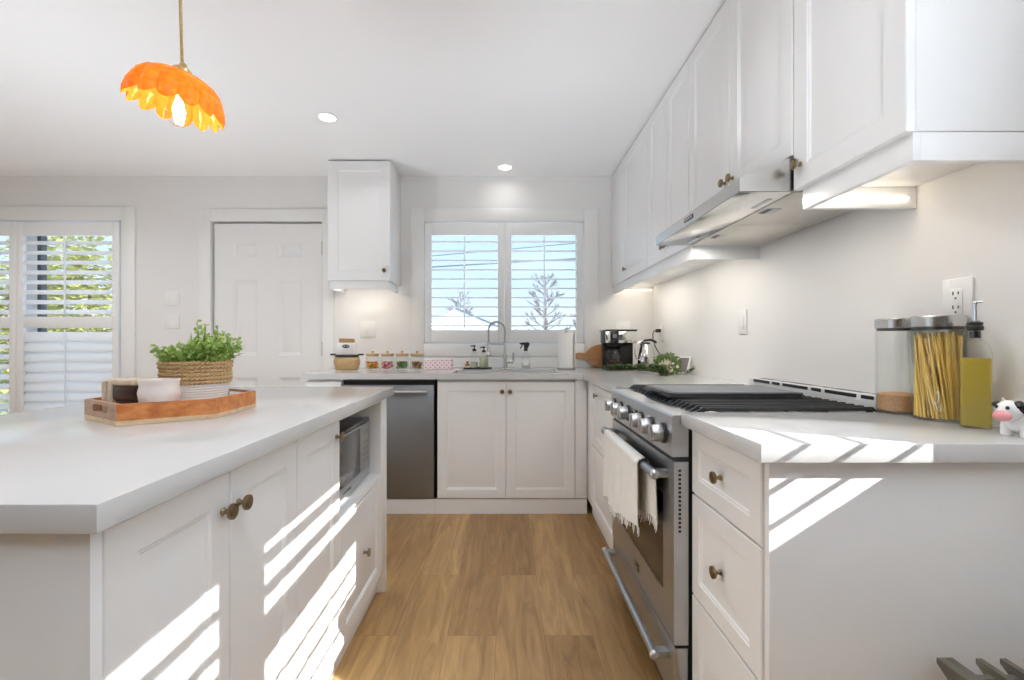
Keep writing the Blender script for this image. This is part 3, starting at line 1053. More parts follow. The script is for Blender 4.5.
# control panel + deck
mb = MB()
mb.prism([(XP, 0.79), (XP, 0.905), (XP + 0.006, 0.910), (0.600, 0.910), (0.600, 0.9005), (0.529, 0.9005), (0.529, 0.79)], RY0, RY1, 'y')
cp_ = mb.build('control_panel', M['steel_h'], c)
for yk in (1.382, 1.492, 1.602, 1.772, 1.882, 1.992):
    rot = Matrix.Translation((XP, yk, 0.846)) @ Vector((0, 0, 1)).rotation_difference(Vector((-1, 0, 0))).to_matrix().to_4x4()
    MB().lathe([(0.031, 0), (0.031, 0.006), (0.028, 0.008), (0, 0.008)], (0, 0, 0), 28, rot).build('bezel', M['black'], cp_)
    k_ = MB().lathe([(0.0245, 0.008), (0.0255, 0.010), (0.0245, 0.036), (0.0235, 0.040), (0, 0.040)], (0, 0, 0), 28, rot)
    k_.box(-0.0235, 0.0235, -0.005, 0.005, 0.039, 0.045, 0.002, 2, rot)
    k_.build('knob', M['satin'], cp_)
MB().box(XP - 0.003, XP + 0.002, 1.655, 1.722, 0.822, 0.872, 0.001).build('display', M['darkglass'], cp_)
# cooktop tray
mb = MB().box(0.6005, 1.10, RY0 + 0.006, RY1 - 0.006, 0.9005, 0.907, 0.002)
mb.build('cooktop', M['steel_dark'], c)
for (bx_, by_, br_) in ((0.70, 1.42, 0.045), (0.95, 1.42, 0.038), (0.70, 1.95, 0.038), (0.95, 1.95, 0.045), (0.82, 1.687, 0.05)):
    b_ = MB().lathe([(br_ + 0.012, 0), (br_ + 0.008, 0.004), (br_, 0.005), (br_, 0.008), (br_ - 0.006, 0.0105), (0, 0.011)], (bx_, by_, 0.9072), 28)
    b_.build('burner', M['iron'], c)
mb = MB()
VY0 = RY0 + 0.042
mb.box(1.104, 1.166, VY0, RY1 - 0.002, 0.9005, 0.962, 0.0015)
M['steel_light'] = principled('satin_light_steel', (0.80, 0.795, 0.785), 0.5, metal=0.5, var=0.03)
vt = mb.build('vent_trim', M['steel_light'], c)
mb = MB()
for (a, b) in ((1.362, 1.41), (1.43, 1.57), (1.59, 1.64), (1.66, 1.81), (1.83, 1.88), (1.90, 2.02)):
    mb.box(1.1025, 1.1041, a, b, 0.9475, 0.9585)
    mb.box(1.120, 1.150, a, b, 0.9618, 0.9624)
mb.build('vent_slot_grille', M['black'], vt)
# oven door
mb = MB()
XO = 0.487
DZ0, DZ1_ = 0.247, 0.775
mb.box(XO, 0.529, RY0, RY1, DZ0, 0.36)
mb.box(XO, 0.529, RY0, RY1, 0.655, DZ1_)
mb.box(XO, 0.529, RY0, RY0 + 0.09, 0.36, 0.655)
mb.box(XO, 0.529, RY1 - 0.06, RY1, 0.36, 0.655)
od = mb.build('oven_door', M['steel_h'], c)
MB().box(XO + 0.002, 0.525, RY0 + 0.091, RY1 - 0.061, 0.361, 0.654).build('window_glass', M['darkglass'], od)
mb = MB()
for i in range(15):
    mb.box(0.5000, 0.5075, RY0 - 0.0012, RY0 + 0.002, 0.572 + i * 0.0125, 0.5785 + i * 0.0125)
mb.build('vent_holes_grille', M['black'], od)
MB().box(XO - 0.002, XO + 0.001, 1.655, 1.72, 0.281, 0.309, 0.0008).build('badge', M['darkglass'], od)
mb = MB()
for i, y_ in enumerate((1.667, 1.677, 1.687, 1.697, 1.707)):
    mb.box(XO - 0.0026, XO - 0.0018, y_ - 0.003, y_ + 0.003, 0.291, 0.299)
mb.build('badge_lettering', M['chrome'], od)


def bar_handle(z, par):
    m_ = MB().tube([(0.445, RY0 + 0.045, z), (0.445, RY1 - 0.03, z)], 0.0125, 18)
    for y_ in (RY0 + 0.045, RY1 - 0.030):
        m_.ball((0.445, y_, z), (0.0165, 0.014, 0.0165), 14, 8)
    for y_ in (RY0 + 0.055, RY1 - 0.045):
        m_.box(0.440, XO + 0.002, y_ - 0.014, y_ + 0.014, z - 0.011, z + 0.011, 0.004)
    return m_.build('handle', M['steel_h'], par)


oh = bar_handle(0.728, od)
mb = MB()
mb.box(XO + 0.002, 0.529, RY0, RY1, 0.075, 0.238, 0.003)
wd_ = mb.build('warming_drawer', M['steel_h'], c)
bar_handle(0.19, wd_)
MB().box(0.56, 1.1, RY0 + 0.02, RY1 - 0.02, 0.001, 0.062).build('kick_base', M['black'], c)
MB().box(XP + 0.012, 0.5285, RY0 + 0.002, RY1 - 0.002, 0.776, 0.789).build('shadow_gap_strip', M['black'], c)

# grates and griddle
def grate(y0, y1, label):
    m_ = MB()
    x0_, x1_ = 0.556, 1.085
    for x_ in (x0_ + 0.032, (x0_ + x1_) / 2, x1_ - 0.02):
        m_.box(x_ - 0.006, x_ + 0.006, y0, y1, 0.9185, 0.9275, 0.002)
    k = int(round((y1 - y0) / 0.036))
    for i in range(k + 1):
        y_ = y0 + 0.006 + (y1 - y0 - 0.012) * i / k
        m_.prism([(x0_, 0.9108), (x0_ + 0.003, 0.9180), (x0_ + 0.022, 0.9315), (x1_ - 0.012, 0.9315), (x1_, 0.9170), (x1_ - 0.016, 0.9205), (x0_ + 0.026, 0.9205)], y_ - 0.004, y_ + 0.004, 'y')
    for x_ in (x0_ + 0.02, x1_ - 0.02):
        for y_ in (y0 + 0.006, y1 - 0.006):
            m_.box(x_ - 0.006, x_ + 0.006, y_ - 0.006, y_ + 0.006, 0.9105, 0.9205)
    return tag(m_.build('burner_grate', M['iron']), label, 'grate', 'cast iron grates on the range')


grate(RY0 + 0.012, 1.555, 'black cast iron grate on the range beside the short worktop')
grate(1.558, 1.815, 'black cast iron middle grate carrying the grey griddle plate')
grate(1.818, RY1 - 0.012, 'black cast iron grate on the range beside the corner worktop')
gp = MB()
rr = rrect(0.46, 0.30, 0.03)
gp.prism([(0.79 + a, 1.685 + b) for a, b in rr], 0.932, 0.948, 'z')
c2 = thing('griddle', 'flat grey griddle plate with black rim lying on the range grates', 'griddle', (0.79, 1.685, 0.932))
gp.build('plate', M['iron'], c2)
rr2 = rrect(0.43, 0.27, 0.025)
MB().prism([(0.79 + a, 1.685 + b) for a, b in rr2], 0.9481, 0.9500, 'z').build('cooking_surface', M['griddle'], c2)
MB().tube([(0.565, 1.64, 0.941), (0.530, 1.65, 0.946), (0.530, 1.72, 0.946), (0.565, 1.73, 0.941)], 0.006, 8).build('handle', M['iron'], c2)

# towel on the oven handle
def towel():
    t = thing('towel', 'white fringed kitchen towel draped over the oven door handle', 'towel', (0.445, 1.70, 0.74))
    nz = 26

    def sheet(side, y0, y1, zlow, ny):
        m_ = MB()
        vs, fs = [], []
        rows = []
        for j in range(nz + 1):
            s = j / nz
            row = []
            for i in range(ny + 1):
                u = i / ny
                y = y0 + (y1 - y0) * u
                zl = zlow(u)
                if side < 0:
                    z = 0.728 + (zl - 0.728) * s
                    fold = 0.007 * s * math.sin(u * 15 + 1.0) + 0.004 * s * math.sin(u * 31)
                    x = 0.445 - 0.0165 - 0.004 * s + fold
                    y += 0.010 * s * math.sin(u * 6)
                else:
                    z = 0.728 + (zl - 0.728) * s
                    fold = 0.004 * s * math.sin(u * 22 + 0.6)
                    x = 0.445 + 0.0165 + 0.004 * s + fold
                row.append(len(vs))
                vs.append((x, y, z))
            rows.append(row)
        for a, b in zip(rows, rows[1:]):
            for i in range(ny):
                fs.append((a[i], a[i + 1], b[i + 1], b[i]))
        # give it thickness
        k = len(vs)
        vs2 = [(p[0] + 0.003 * side, p[1], p[2]) for p in vs]
        fs2 = [tuple(x + k for x in reversed(f)) for f in fs]
        m_.add(vs + vs2, fs + fs2)
        return m_, [vs[i] for i in rows[-1]]
    a, low = sheet(-1, 1.465, 1.955, lambda u: 0.515 - 0.055 * u + 0.01 * math.sin(u * 9), 60)
    # the roll over the bar
    vs, fs = [], []
    ny, na = 30, 10
    for j in range(na + 1):
        an = PI * j / na
        for i in range(ny + 1):
            y = 1.465 + 0.49 * i / ny
            rr_ = 0.0175
            vs.append((0.445 - rr_ * math.cos(an), y, 0.728 + rr_ * math.sin(an)))
    for j in range(na):
        for i in range(ny):
            q = j * (ny + 1) + i
            fs.append((q, q + 1, q + ny + 2, q + ny + 1))
    k = len(vs)
    vs2 = []
    for (x, y, z) in vs:
        d = Vector((x - 0.445, 0, z - 0.728)).normalized() * 0.003
        vs2.append((x + d.x, y, z + d.z))
    a.add(vs + vs2, fs + [tuple(x + k for x in reversed(f)) for f in fs])
    a.build('front_fall', M['towel'], t, smooth=60)
    b, low2 = sheet(1, 1.40, 1.93, lambda u: 0.56 - 0.03 * u + 0.012 * math.sin(u * 14), 60)
    b.build('back_fall', M['towel'], t, smooth=60)
    rnd = random.Random(4)
    fr = MB()
    for lw, n_ in ((low, 46), (low2, 46)):
        for i in range(n_):
            u = (i + rnd.uniform(-0.2, 0.2)) / n_ * (len(lw) - 1)
            k0 = max(0, min(int(u), len(lw) - 2))
            p = Vector(lw[k0]).lerp(Vector(lw[k0 + 1]), u - k0)
            ln = rnd.uniform(0.018, 0.036)
            dy, dx = rnd.uniform(-0.007, 0.007), rnd.uniform(-0.004, 0.004)
            fr.tube([p + Vector((0, 0, 0.004)), p + Vector((dx * 0.4, dy * 0.4, -ln * 0.5)), p + Vector((dx, dy, -ln))], [0.0021, 0.0026, 0.0012], 5)
    fr.build('fringe', M['towel'], t)


towel()

# ------------------------------------------------------------------ wall cabinets on the right
XU = 0.842
ZU0, ZU1 = 1.562, 2.432
VB = 1.503


def led(parent, x0, x1, y0, y1, z):
    m_ = MB()
    if x1 - x0 > y1 - y0:
        k = int((x1 - x0) / 0.018)
        for i in range(k):
            x = x0 + (i + 0.5) * (x1 - x0) / k
            m_.box(x - 0.0035, x + 0.0035, y0, y1, z, z + 0.004)
    else:
        k = int((y1 - y0) / 0.018)
        for i in range(k):
            y = y0 + (i + 0.5) * (y1 - y0) / k
            m_.box(x0, x1, y - 0.0035, y + 0.0035, z, z + 0.004)
    return m_.build('led_strip_lens', M['led'], parent)


def lamp_area(name, loc, sx, sy, power, col=(1.0, 0.93, 0.82), parent=None):
    ld = bpy.data.lights.new(name, 'AREA')
    ld.shape = 'RECTANGLE'
    ld.size, ld.size_y = sx, sy
    ld.energy = power
    ld.color = col
    lo_ = bpy.data.objects.new(name, ld)
    COL.objects.link(lo_)
    lo_.location = loc
    return lo_


def wall_cab_right(name, label, y0, y1, z0, splits, knobs, extra=None):
    t = thing(name, label, 'cabinet', (1.0, (y0 + y1) / 2, z0), 0, 'wall cabinets above the range')
    MB().box(XU + DT + 0.001, 1.173, y0 + 0.0008, y1 - 0.0008, z0 + 0.002, ZU1, 0.0008).build('body', M['cab'], t)
    ed = [y0] + splits + [y1]
    for i in range(len(ed) - 1):
        d_ = front(t, 'door', ('-x', XU), ed[i], ed[i + 1], z0, ZU1 - 0.004, 0.058)
        knob(d_, (XU, *knobs[i]), '-x')
    return t


t = wall_cab_right('wall_cabinet', 'white wall cabinet with one door nearest the camera, above the glass canisters', 0.953, 1.330, ZU0, [], [(1.296, 1.628)])
mb = MB()
mb.box(XU + 0.016, XU + 0.032, 0.957, 1.312, VB, ZU0 + 0.001, 0.001)
mb.box(XU + 0.032, 1.173, 0.957, 0.972, VB, ZU0 + 0.001, 0.001)
mb.box(XU + 0.032, 1.173, 1.297, 1.312, VB, ZU0 + 0.001, 0.001)
mb.build('light_rail', M['cab'], t)
led(t, XU + 0.05, 1.15, 1.288, 1.2955, 1.527)
MB().box(XU + 0.04, XU + 0.055, 1.285, 1.2965, 1.548, 1.560).build('cable_clip', M['chrome'], t)
lamp_area('under_cabinet_lamp', (0.95, 1.14, 1.553), 0.12, 0.28, UNDER_POWER * 0.09)

wall_cab_right('wall_cabinet', 'shorter white wall cabinet with two doors directly over the range hood', 1.333, 2.085, 1.668, [1.709], [(1.680, 1.728), (1.738, 1.728)])
t = wall_cab_right('wall_cabinet', 'white wall cabinet with two doors between the range hood and the corner', 2.088, 2.686, ZU0, [2.387], [(2.360, 1.625), (2.414, 1.625)])
mb = MB()
mb.box(XU + 0.016, XU + 0.032, 2.094, 3.598, VB, ZU0 + 0.001, 0.001)
mb.box(XU + 0.032, 1.173, 2.094, 2.109, VB, ZU0 + 0.001, 0.001)
mb.build('light_rail', M['cab'], t)
t = wall_cab_right('wall_cabinet', 'white wall cabinet with one door tight in the corner next to the window', 2.688, 3.245, ZU0, [], [(3.175, 1.632)])
MB().box(XU + 0.002, XU + 0.022, 3.248, 3.602, ZU0, ZU1, 0.001).box(XU + DT + 0.001, 1.173, 3.2465, 3.602, ZU0 + 0.002, ZU1).build('corner_filler', M['cab'], t)
led(t, XU + 0.05, 1.15, 3.56, 3.567, 1.527)
lamp_area('under_cabinet_lamp', (0.95, 2.4, 1.553), 0.12, 0.5, UNDER_POWER * 0.4)
lamp_area('under_cabinet_lamp', (0.95, 3.15, 1.553), 0.12, 0.6, UNDER_POWER * 0.6)

# wall cabinet between door and window
c = thing('wall_cabinet', 'white wall cabinet with one door hung between the six panel door and the window', 'cabinet', (-1.05, 3.44, 1.566))
UY = 3.273
MB().box(-1.277, -0.8245, UY + DT + 0.001, YF - 0.002, 1.567, 2.432, 0.0008).build('body', M['cab'], c)
dd = front(c, 'door', ('-y', UY), -1.277, -0.8245, 1.566, 2.428, 0.068)
knob(dd, (-0.865, UY, 1.637), '-y')
mb = MB()
mb.box(-1.262, -0.838, UY + 0.012, UY + 0.028, 1.507, 1.567, 0.001)
mb.box(-1.262, -1.247, UY + 0.028, YF - 0.03, 1.507, 1.567, 0.001)
mb.box(-0.853, -0.838, UY + 0.028, YF - 0.03, 1.507, 1.567, 0.001)
mb.build('light_rail', M['cab'], c)
led(c, -1.24, -0.86, UY + 0.05, UY + 0.056, 1.5605)
lamp_area('under_cabinet_lamp', (-1.05, 3.36, 1.553), 0.36, 0.1, UNDER_POWER * 0.33)

# ------------------------------------------------------------------ range hood
c = thing('range_hood', 'slim stainless steel range hood under the wall cabinets', 'hood', (0.95, 1.71, 1.56))
HY0, HY1, HX = 1.337, 2.082, 0.690
mb = MB()
pr = [(HX, 1.565), (HX, 1.604), (HX + 0.004, 1.608), (XU - 0.001, 1.664), (1.172, 1.664), (1.172, 1.565)]
mb.prism(pr[:1] + pr[1:], HY0, HY1, 'y')
mb.build('canopy', M['steel'], c, smooth=20)
MB().box(HX + 0.002, HX + 0.155, HY0 + 0.006, HY1 - 0.006, 1.5625, 1.5648, 0.0008).build('front_trim', M['chrome'], c)
for (a, b) in ((HY0 + 0.008, 1.708), (1.712, HY1 - 0.008)):
    f_ = MB().box(HX + 0.160, 1.165, a, b, 1.5615, 1.5648, 0.001).build('filter', M['filter'], c)
    yc = (a + b) / 2
    MB().box(HX + 0.172, HX + 0.222, yc - 0.028, yc + 0.028, 1.5600, 1.5614, 0.0005).build('catch', M['steel_h'], f_)
    MB().box(HX + 0.176, HX + 0.194, yc - 0.026, yc + 0.026, 1.5590, 1.5599).build('catch_slot', M['slot'], f_)
mb = MB().box(HX - 0.0015, HX + 0.001, 1.67, 1.75, 1.578, 1.594, 0.0006)
mb.build('badge', M['black'], c)
mb = MB()
for i in range(6):
    mb.box(HX - 0.0021, HX - 0.0014, 1.678 + i * 0.0115, 1.684 + i * 0.0115, 1.5825, 1.5895)
mb.build('badge_lettering', M['chrome'], c)
for y_ in (1.45, 1.97):  # plates and lights added under the hood to brighten the backsplash
    MB().box(HX + 0.118, HX + 0.134, y_ - 0.05, y_ + 0.05, 1.5612, 1.5624, 0.0004).build('lens_plate', M['steel_h'], c)
    lamp_area('hood_fill_light', (HX + 0.126, y_, 1.5585), 0.014, 0.09, HOOD_FILL_POWER, (1.0, 0.96, 0.90))

# ------------------------------------------------------------------ microwave
c = thing('microwave', 'stainless and black microwave oven inside the island niche', 'microwave', (-0.8, 1.70, 0.5546))
MX = -0.572
MB().box(-0.98, MX - 0.02, 1.482, 1.925, 0.565, 0.806, 0.004).build('body', M['steel_dark'], c)
mb = MB().box(MX - 0.02, MX, 1.482, 1.925, 0.565, 0.604, 0.003)
mb.box(MX - 0.02, MX + 0.001, 1.482, 1.925, 0.783, 0.790, 0.002)
mb.build('front_trim', M['steel_h'], c)
dm_ = MB().box(MX - 0.02, MX - 0.001, 1.482, 1.80, 0.605, 0.782, 0.002).box(MX - 0.02, MX - 0.002, 1.482, 1.925, 0.7905, 0.806, 0.002).build('door', M['mwglass'], c)
pn_ = MB().box(MX - 0.02, MX - 0.0005, 1.803, 1.925, 0.605, 0.782, 0.002).build('control_panel', M['steel_dark'], c)
mb = MB()
mb.box(MX - 0.001, MX + 0.0005, 1.84, 1.90, 0.745, 0.768)
for i in range(4):
    for j in range(3):
        mb.box(MX - 0.001, MX + 0.0006, 1.842 + j * 0.021, 1.856 + j * 0.021, 0.635 + i * 0.024, 0.648 + i * 0.024)
mb.build('button_pad_print', principled('grey_button_print', (0.30, 0.30, 0.30), 0.4, var=0.05), pn_)
MB().box(MX - 0.0005, MX + 0.0012, 1.61, 1.69, 0.579, 0.588).build('badge', M['slot'], c)
mb = MB()
for x_ in (-0.94, -0.63):
    for y_ in (1.51, 1.90):
        mb.lathe([(0.012, 0), (0.012, 0.0105), (0, 0.0105)], (x_, y_, 0.5546), 12)
mb.build('rubber_foot_rim', M['black'], c)

# ------------------------------------------------------------------ electrical plates


def plate(name, label, cat, p, d, wd, ht, kind_, group=None):
    t = thing(name, label, cat, p, 0, group)
    rot = {'-y': Matrix.Identity(4), '-x': Matrix.Rotation(R(-90), 4, 'Z')}[d]
    # local frame: x right, -y outward, z up
    m_ = MB().box(-wd / 2, wd / 2, -0.006, -0.0005, -ht / 2, ht / 2, 0.0025, 2, rot)
    m_.build('cover', M['plate'], t, world=False)
    if kind_ == 'outlet':
        m_ = MB().box(-0.0165, 0.0165, -0.0085, -0.0061, -0.034, 0.034, 0.001, 2, rot)
        f_ = m_.build('socket_face', M['plate'], t, world=False)
        m_ = MB()
        for z in (-0.018, 0.018):
            m_.box(-0.0085, -0.0055, -0.0092, -0.0084, z, z + 0.009, 0, 2, rot)
            m_.box(0.0055, 0.0085, -0.0092, -0.0084, z + 0.001, z + 0.008, 0, 2, rot)
            m_.box(-0.002, 0.002, -0.0092, -0.0084, z - 0.011, z - 0.006, 0, 2, rot)
        m_.build('slot_holes_pattern', M['slot'], f_, world=False)
    else:
        xs_ = (0,) if kind_ == 1 else (-0.023, 0.023)
        for x in xs_:
            MB().box(x - 0.0165, x + 0.0165, -0.0085, -0.0061, -0.033, 0.033, 0.001, 2, rot).build('rocker', M['plate'], t, world=False)
    return t


plate('light_switch', 'upper double switch plate on the wall between shutters and door', 'switch', (-2.637, YF, 1.470), '-y', 0.116, 0.115, 2)
plate('light_switch', 'lower double switch plate on the wall between shutters and door', 'switch', (-2.637, YF, 1.284), '-y', 0.116, 0.110, 2)
plate('light_switch', 'double switch plate on the wall under the lone wall cabinet', 'switch', (-1.085, YF, 1.225), '-y', 0.124, 0.128, 2)
plate('wall_outlet', 'white socket plate on the wall behind the coffee maker', 'outlet', (0.935, YF, 1.225), '-y', 0.11, 0.12, 2)
plate('light_switch', 'single switch plate on the wall above the range vent', 'switch', (XR, 2.243, 1.222), '-x', 0.075, 0.12, 1)
plate('wall_outlet', 'white socket plate on the wall behind the glass canisters', 'outlet', (XR, 1.178, 1.225), '-x', 0.078, 0.122, 'outlet')
plate('wall_outlet', 'white socket plate on the wall with the black cord plugged in', 'outlet', (XR, 3.41, 1.19), '-x', 0.078, 0.122, 'outlet')
c = thing('appliance_cable', 'black appliance cord looping from the corner socket to the worktop', 'cord', (1.12, 3.3, CT))
MB().box(1.130, 1.1655, 3.395, 3.425, 1.195, 1.222, 0.005).build('plug', M['black'], c)
MB().tube([(1.135, 3.41, 1.209), (1.118, 3.41, 1.207), (1.106, 3.405, 1.185), (1.103, 3.39, 1.145), (1.108, 3.37, 1.10), (1.120, 3.34, 1.06), (1.135, 3.30, 1.02), (1.145, 3.26, 0.96), (1.145, 3.24, 0.9245)], 0.0038, 8).build('cable', M['black'], c)

# ------------------------------------------------------------------ recessed ceiling lights
def pot(x, y, label, power=POT_POWER):
    t = thing('recessed_light', label, 'light', (x, y, ZC), 0, 'recessed ceiling lights')
    MB().lathe([(0.058, 0), (0.058, -0.004), (0.047, -0.006), (0.047, 0)], (x, y, ZC - 0.0002), 32, closed=True).build('trim_ring', M['plate'], t)
    MB().lathe([(0.0465, -0.003), (0, -0.003)], (x, y, ZC), 32).build('lens', M['lens'], t)
    ld = bpy.data.lights.new('recessed_lamp', 'AREA')
    ld.shape = 'DISK'
    ld.size = 0.09
    ld.energy = power
    ld.color = (0.95, 0.975, 1.0)
    ld.spread = R(150)
    o = bpy.data.objects.new('recessed_lamp', ld)
    COL.objects.link(o)
    o.location = (x, y, ZC - 0.008)
    return t


pot(-1.04, 2.663, 'lit recessed ceiling light in front of the lone wall cabinet', POT_POWER * 0.2)
pot(0.0, 3.42, 'lit recessed ceiling light directly above the kitchen window', POT_POWER * 0.025)
for i, (x, y, nm) in enumerate(((0.0, 1.15, 'over the aisle beside the range'), (-2.2, 0.3, 'over the open floor beside the island'), (-3.0, 1.0, 'over the floor beside the left wall'), (-2.2, -0.9, 'behind the camera and the island'), (0.0, -0.9, 'behind the camera by the side door'), (-3.4, -2.4, 'in the far rear corner of the room'), (-1.1, -2.4, 'in front of the rear wall'), (-3.4, 2.5, 'in front of the garden door shutters'))):  # extra ceiling lights outside the view, added as fill
    pot(x, y, 'added unseen recessed ceiling light ' + nm, POT_POWER * (0.45 if x == 0 else 1.0) if y > 0 else REAR_POWER)

# ------------------------------------------------------------------ torchiere fixtures out of view, put in to brighten ceiling and walls
def added_uplight(x, y, label, f=1.0, zt=0.46, spread=150, tilt=0.0):
    t = thing('fill_uplight', label, 'lamp', (x, y, 0), 0, 'added unseen uplights')
    MB().lathe([(0.0, 0.001), (0.14, 0.001), (0.14, 0.015), (0.03, 0.03), (0.0, 0.03)], (x, y, 0), 32).build('base', M['steel_dark'], t)
    MB().tube([(x, y, 0.03), (x, y, zt)], 0.012, 12).build('pole', M['steel_dark'], t)
    MB().lathe([(0.0, 0), (0.05, 0.002), (0.16, 0.07), (0.165, 0.08), (0.158, 0.08), (0.05, 0.01), (0, 0.008)], (x, y, zt), 36).build('lamp_shade', M['plate'], t)
    ld = bpy.data.lights.new('fill_uplight_light', 'AREA')
    ld.shape = 'DISK'
    ld.size = 0.26
    ld.energy = ADDED_UPLIGHT_POWER * f
    ld.spread = R(spread)
    ld.color = (0.81, 0.90, 1.0)
    o = bpy.data.objects.new('fill_uplight_light', ld)
    COL.objects.link(o)
    o.location = (x, y, zt + 0.065 + (0.045 if tilt else 0))
    o.rotation_euler = (PI - R(tilt), 0, 0)


added_uplight(-2.75, 1.0, 'added unseen uplight between the island and the windowed wall', 0.16)
added_uplight(-1.85, 2.1, 'added low uplight hidden between island and interior door', 0.30, 0.14, 150)
added_uplight(0.62, -0.5, 'added unseen uplight behind the camera by the side door', 0.75, 1.0, 100, 6)
added_uplight(0.3, -0.3, 'added unseen low spotlight right behind the camera aimed up at the kitchen ceiling', 0.068, 0.5, 52, 54)


# ------------------------------------------------------------------ pendant lamp
PXc, PYc = -0.943, 1.31
c = thing('pendant_lamp', 'amber scalloped glass pendant lamp hanging over the island', 'lamp', (PXc, PYc, 1.83))
NL = 14
tiltM = Matrix.Translation((PXc + 0.012, PYc, 1.893)) @ Matrix.Rotation(R(11), 4, 'Y') @ Matrix.Rotation(R(1), 4, 'X')
shade = MB()
prof = [(0.020, 0.0), (0.040, -0.002), (0.064, -0.008), (0.088, -0.020), (0.106, -0.036), (0.117, -0.058), (0.122, -0.078), (0.120, -0.094)]
seg = NL * 10
rows = []
vs, fs = [], []
for pi_, (r, z) in enumerate(prof):
    k = pi_ / (len(prof) - 1)
    row = []
    r, z = r * 0.955, z * 0.97
    for i in range(seg):
        a = 2 * PI * i / seg
        lob = abs(math.sin(a * NL / 2)) ** 0.8
        rr_ = r * (1 + (0.12 * lob - 0.065) * min(1, k * 1.6))
        zz = z - (0.020 * lob) * max(0, k - 0.45) / 0.55
        row.append(len(vs))
        vs.append((rr_ * math.cos(a), rr_ * math.sin(a), zz))
    rows.append(row)
for a_, b_ in zip(rows, rows[1:]):
    for i in range(seg):
        j = (i + 1) % seg
        fs.append((a_[i], a_[j], b_[j], b_[i]))
shade.add(vs, fs, tiltM)
so_ = shade.build('lamp_shade', M['amber'], c, smooth=50)
inner = MB()  # extra inner layer, coloured like the bulb-lit inside of the glass
ivs = []
for pi_ in range(len(prof)):
    for i in range(seg):
        p = Vector(vs[rows[pi_][i]])
        q = Vector((p.x * (0.975 + 0.024 * pi_ / (len(prof) - 1)), p.y * (0.975 + 0.024 * pi_ / (len(prof) - 1)), p.z - 0.0035 * (1 - pi_ / len(prof))))
        ivs.append(q)
inner.add(ivs, fs, tiltM)
inner.build('bulb_lit_lining', M['amber_lit'], c, smooth=50)
MB().lathe([(0.0, 0.030), (0.008, 0.030), (0.011, 0.022), (0.024, 0.012), (0.026, 0.004), (0.022, -0.004), (0.016, -0.012), (0.016, -0.048), (0, -0.048)], (0, 0, 0), 24, tiltM).build('socket', M['gold'], c)
# twisted cord up to the ceiling
for ph in (0, PI):
    pts = []
    for i in range(0, 161):
        s = i / 160
        z = 1.920 + (ZC - 0.03 - 1.920) * s
        th = 2 * PI * 28 * s + ph
        pts.append((PXc + 0.014 * (1 - s) + 0.0024 * math.cos(th), PYc + 0.0024 * math.sin(th), z))
    MB().tube(pts, 0.0026, 6).build('cord', M['gold'], c)
MB().lathe([(0.0, 0.0), (0.05, 0.0), (0.05, -0.010), (0.03, -0.026), (0.006, -0.030), (0.0, -0.030)], (PXc, PYc, ZC - 0.0005), 28).build('ceiling_rose', M['gold'], c)
bM = tiltM @ Matrix.Rotation(R(-12), 4, 'Y') @ Matrix.Translation((-0.006, -0.006, -0.046))
MB().lathe([(0.013, 0.0), (0.015, -0.014), (0.028, -0.046), (0.033, -0.072), (0.028, -0.092), (0.014, -0.104), (0.0, -0.107)], (0, 0, 0), 24, bM, closed=True).build('bulb', M['glass'], c)
fb = MB()
for i in range(6):
    a = 2 * PI * i / 6
    fb.tube([(0.004 * math.cos(a), 0.004 * math.sin(a), -0.02), (0.010 * math.cos(a + .5), 0.010 * math.sin(a + .5), -0.045), (0.006 * math.cos(a + 1), 0.006 * math.sin(a + 1), -0.070)], 0.0018, 6, bM)
fb.build('filament', M['filament'], c)
pl = bpy.data.lights.new('pendant_bulb_lamp', 'POINT')
pl.energy = BULB_POWER
pl.color = (1.0, 0.78, 0.48)
pl.shadow_soft_size = 0.018
po = bpy.data.objects.new('pendant_bulb_lamp', pl)
COL.objects.link(po)
po.location = bM @ Vector((0, 0, -0.05))

# ------------------------------------------------------------------ tray and what stands in it
HC, HS = Vector((-0.945, 1.285)), 0.205
ang0 = R(32)


HA, HB, HCc, HD = Vector((-1.100, 1.190)), Vector((-0.924, 1.082)), Vector((-0.761, 1.197)), Vector((-0.768, 1.402))
HC = (HA + HD) / 2
HEX = [HA, HB, HCc, HD, HC * 2 - HB, HC * 2 - HCc]


def hexa(inset):
    """the tray outline moved inwards"""
    out_ = []
    for k in range(6):
        p, a, b = HEX[k], HEX[k - 1], HEX[(k + 1) % 6]
        d0, d1 = (p - a).normalized(), (b - p).normalized()
        n0, n1 = Vector((-d0.y, d0.x)), Vector((-d1.y, d1.x))
        out_.append(p + (n0 + n1) * (inset / (1 + n0.dot(n1))))
    return out_


c = thing('serving_tray', 'hexagonal orange-brown wooden tray with cut-out handles on the island', 'tray', (HC.x, HC.y, CT))
ho, hi = hexa(0.0), hexa(0.012)
MB().prism([tuple(p) for p in ho], CT + 0.0008, CT + 0.012, 'z').build('bottom', M['palewood'], c, smooth=0)
